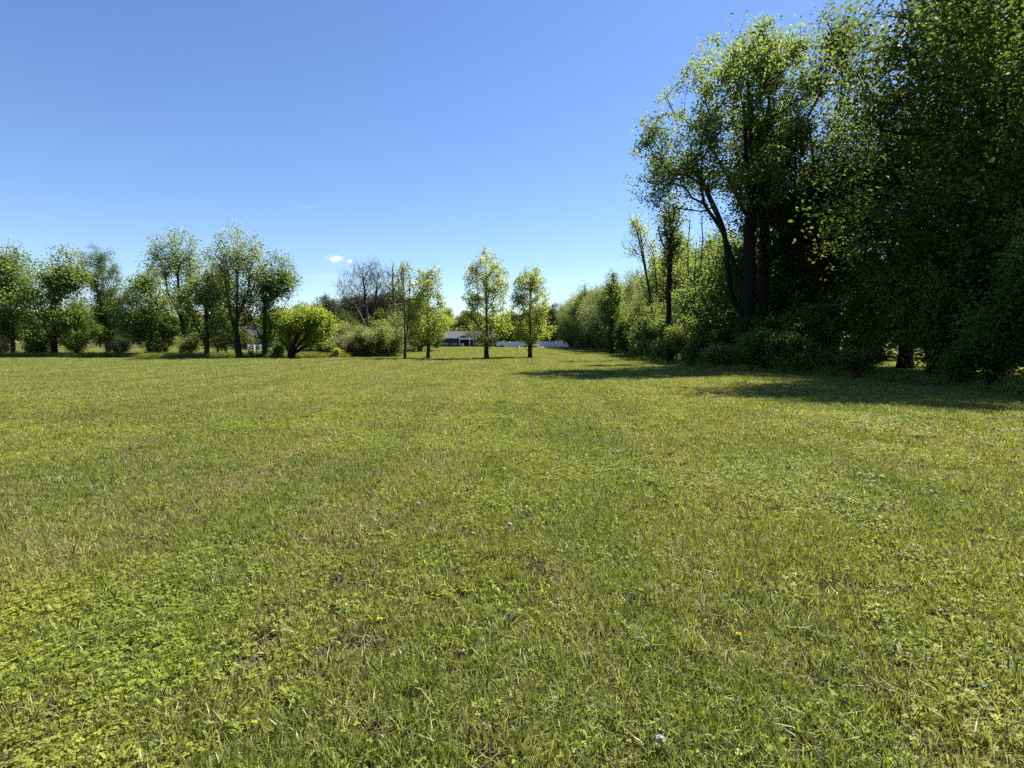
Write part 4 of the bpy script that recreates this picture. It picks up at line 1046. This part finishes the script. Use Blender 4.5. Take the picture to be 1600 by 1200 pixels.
def flower_kind():
    g = R_(6); o = empty('dandelion_flower'); stalk(.055, o, .008); V = []; c = np.array([.008, 0, .055])
    for k in range(90):
        a = g.random() * 6.283; el = g.uniform(.1, 1.4); d = np.array([math.cos(a) * math.cos(el), math.sin(a) * math.cos(el), math.sin(el) * .55]); s = np.array([-math.sin(a), math.cos(a), 0])
        L = .018; V += [c - s * .001, c + d * L * .8 - s * .0022, c + d * L, c + d * L * .8 + s * .0022]
    quads('bloom', np.array(V), np.arange(len(V)).reshape(-1, 4), M['petal'], o); return o
ck, fk = Kind(clock_kind()), Kind(flower_kind())
for i, (px, py, s, lb) in enumerate(((795, 835, 1.0, 'grey-white dandelion clock standing alone near the middle of the lawn'), (653, 802, 1.05, 'grey dandelion clock on the pale track across the lawn'),
        (1034, 1187, .95, 'dandelion clock lowest in the picture, close to the camera'), (478, 857, .9, 'dandelion clock in the dry patch beside the pale track'),
        (870, 792, .55, 'tiny dandelion clock beyond the one standing alone'), (640, 884, .6, 'small dandelion clock nearer than the one on the pale track'))):
    p = ground_at(px, py); ck.place(p, i * 1.1, s * 0.85, lb, 'dandelion', 'dandelion clocks on the near lawn')
for i, (px, py, lb) in enumerate(((1000, 934, 'yellow dandelion flower in the lush grass before the wood shadow'), (392, 927, 'yellow dandelion flower in the dry grass under the poplar side'),
        (537, 787, 'yellow dandelion flower beside the pale track'), (594, 979, 'yellow dandelion flower amid clover close to the camera'), (1152, 1005, 'yellow dandelion flower nearest the pale fallen twig'))):
    p = ground_at(px, py); fk.place(p, i * 1.7, .8, lb, 'dandelion', 'dandelion flowers on the near lawn')
M['twig'] = simple_mat('pale_twig', (.13, .11, .08), (.26, .22, .17), 30, .8)
def twig(px, py, L, rz, lb):
    V, Q = branch_mesh(np.array([(0, 0, .05), (L * .3, .02, .058), (L * .65, -.01, .05), (L, .03, .055), (L * .5, .07, .07)]), np.array([-1, 0, 1, 2, 1]), .004, .0018, flare=1.0)
    o = quads('fallen_twig', V, Q, M['twig'], smooth=True); o.location = ground_at(px, py); o.rotation_euler = (0, 0, rz); tag(o, lb, 'twig', 'twigs lying on the lawn')
twig(1232, 996, .26, -.5, 'pale fallen twig lying in the grass on the side of the wood')
twig(985, 1012, .18, -.6, 'short pale twig lying in the grass near the middle')

# ------------------------------------------------------------------ clouds
def cloud(name, px, py, Y, blobs, dens, label, seed, thr=.42, kind=None):
    m, n, out = new_mat(name + '_vapour')
    v = n.nodes.new('ShaderNodeVolumePrincipled'); v.inputs['Color'].default_value = (1, 1, 1, 1); v.inputs['Anisotropy'].default_value = .3
    tc = n.nodes.new('ShaderNodeTexCoord')
    ln = n.nodes.new('ShaderNodeVectorMath'); ln.operation = 'LENGTH'
    sc = n.nodes.new('ShaderNodeVectorMath'); sc.operation = 'MULTIPLY_ADD'; sc.inputs[1].default_value = (2, 2, 2); sc.inputs[2].default_value = (-1, -1, -1)
    n.links.new(tc.outputs['Generated'], sc.inputs[0]); n.links.new(sc.outputs[0], ln.inputs[0])
    nz = noise_tex(n, scaled_pos(n, (1, 1, 1.6), 'obj'), .16, 5, .65)
    val = math_n(n, 'SUBTRACT', math_n(n, 'ADD', math_n(n, 'SUBTRACT', 1.0, ln.outputs['Value']), math_n(n, 'MULTIPLY', nz, 2.6)), thr + 1.3)
    n.links.new(math_n(n, 'MULTIPLY', math_n(n, 'MAXIMUM', val, 0.0), dens), v.inputs['Density'])
    n.links.new(v.outputs[0], out.inputs['Volume'])
    c = at(px, py, Y)
    bx = MB().box(-blobs[0], blobs[0], -blobs[1], blobs[1], -blobs[2], blobs[2]).build(name, m)
    bx.location = c; tag(bx, label, 'cloud')
    return bx
k9 = 900 / F
cloud('cloud', 524, 404, 900, (22 * k9, 16, 9.5 * k9), .22, 'small bright white puff of cloud low above the bare tree', 1, .5)
cloud('cloud', 546, 408, 900, (8 * k9, 7, 5 * k9), .16, 'faint tiny puff of cloud beside the bright white one', 2, .3)
cloud('cloud', 478, 324, 900, (16 * k9, 10, 4 * k9), .014, 'faint thin wisp of cloud high above the round bush tree', 3, .3)
cloud('cloud', 648, 442, 900, (18 * k9, 10, 7 * k9), .2, 'soft cloud patch peeking between the thin trees', 4, .3)
cloud('cloud', 500, 432, 900, (48 * k9, 10, 4.5 * k9), .02, 'faint pale streak of cloud below the bright puff, above the round bush tree', 5, .3)
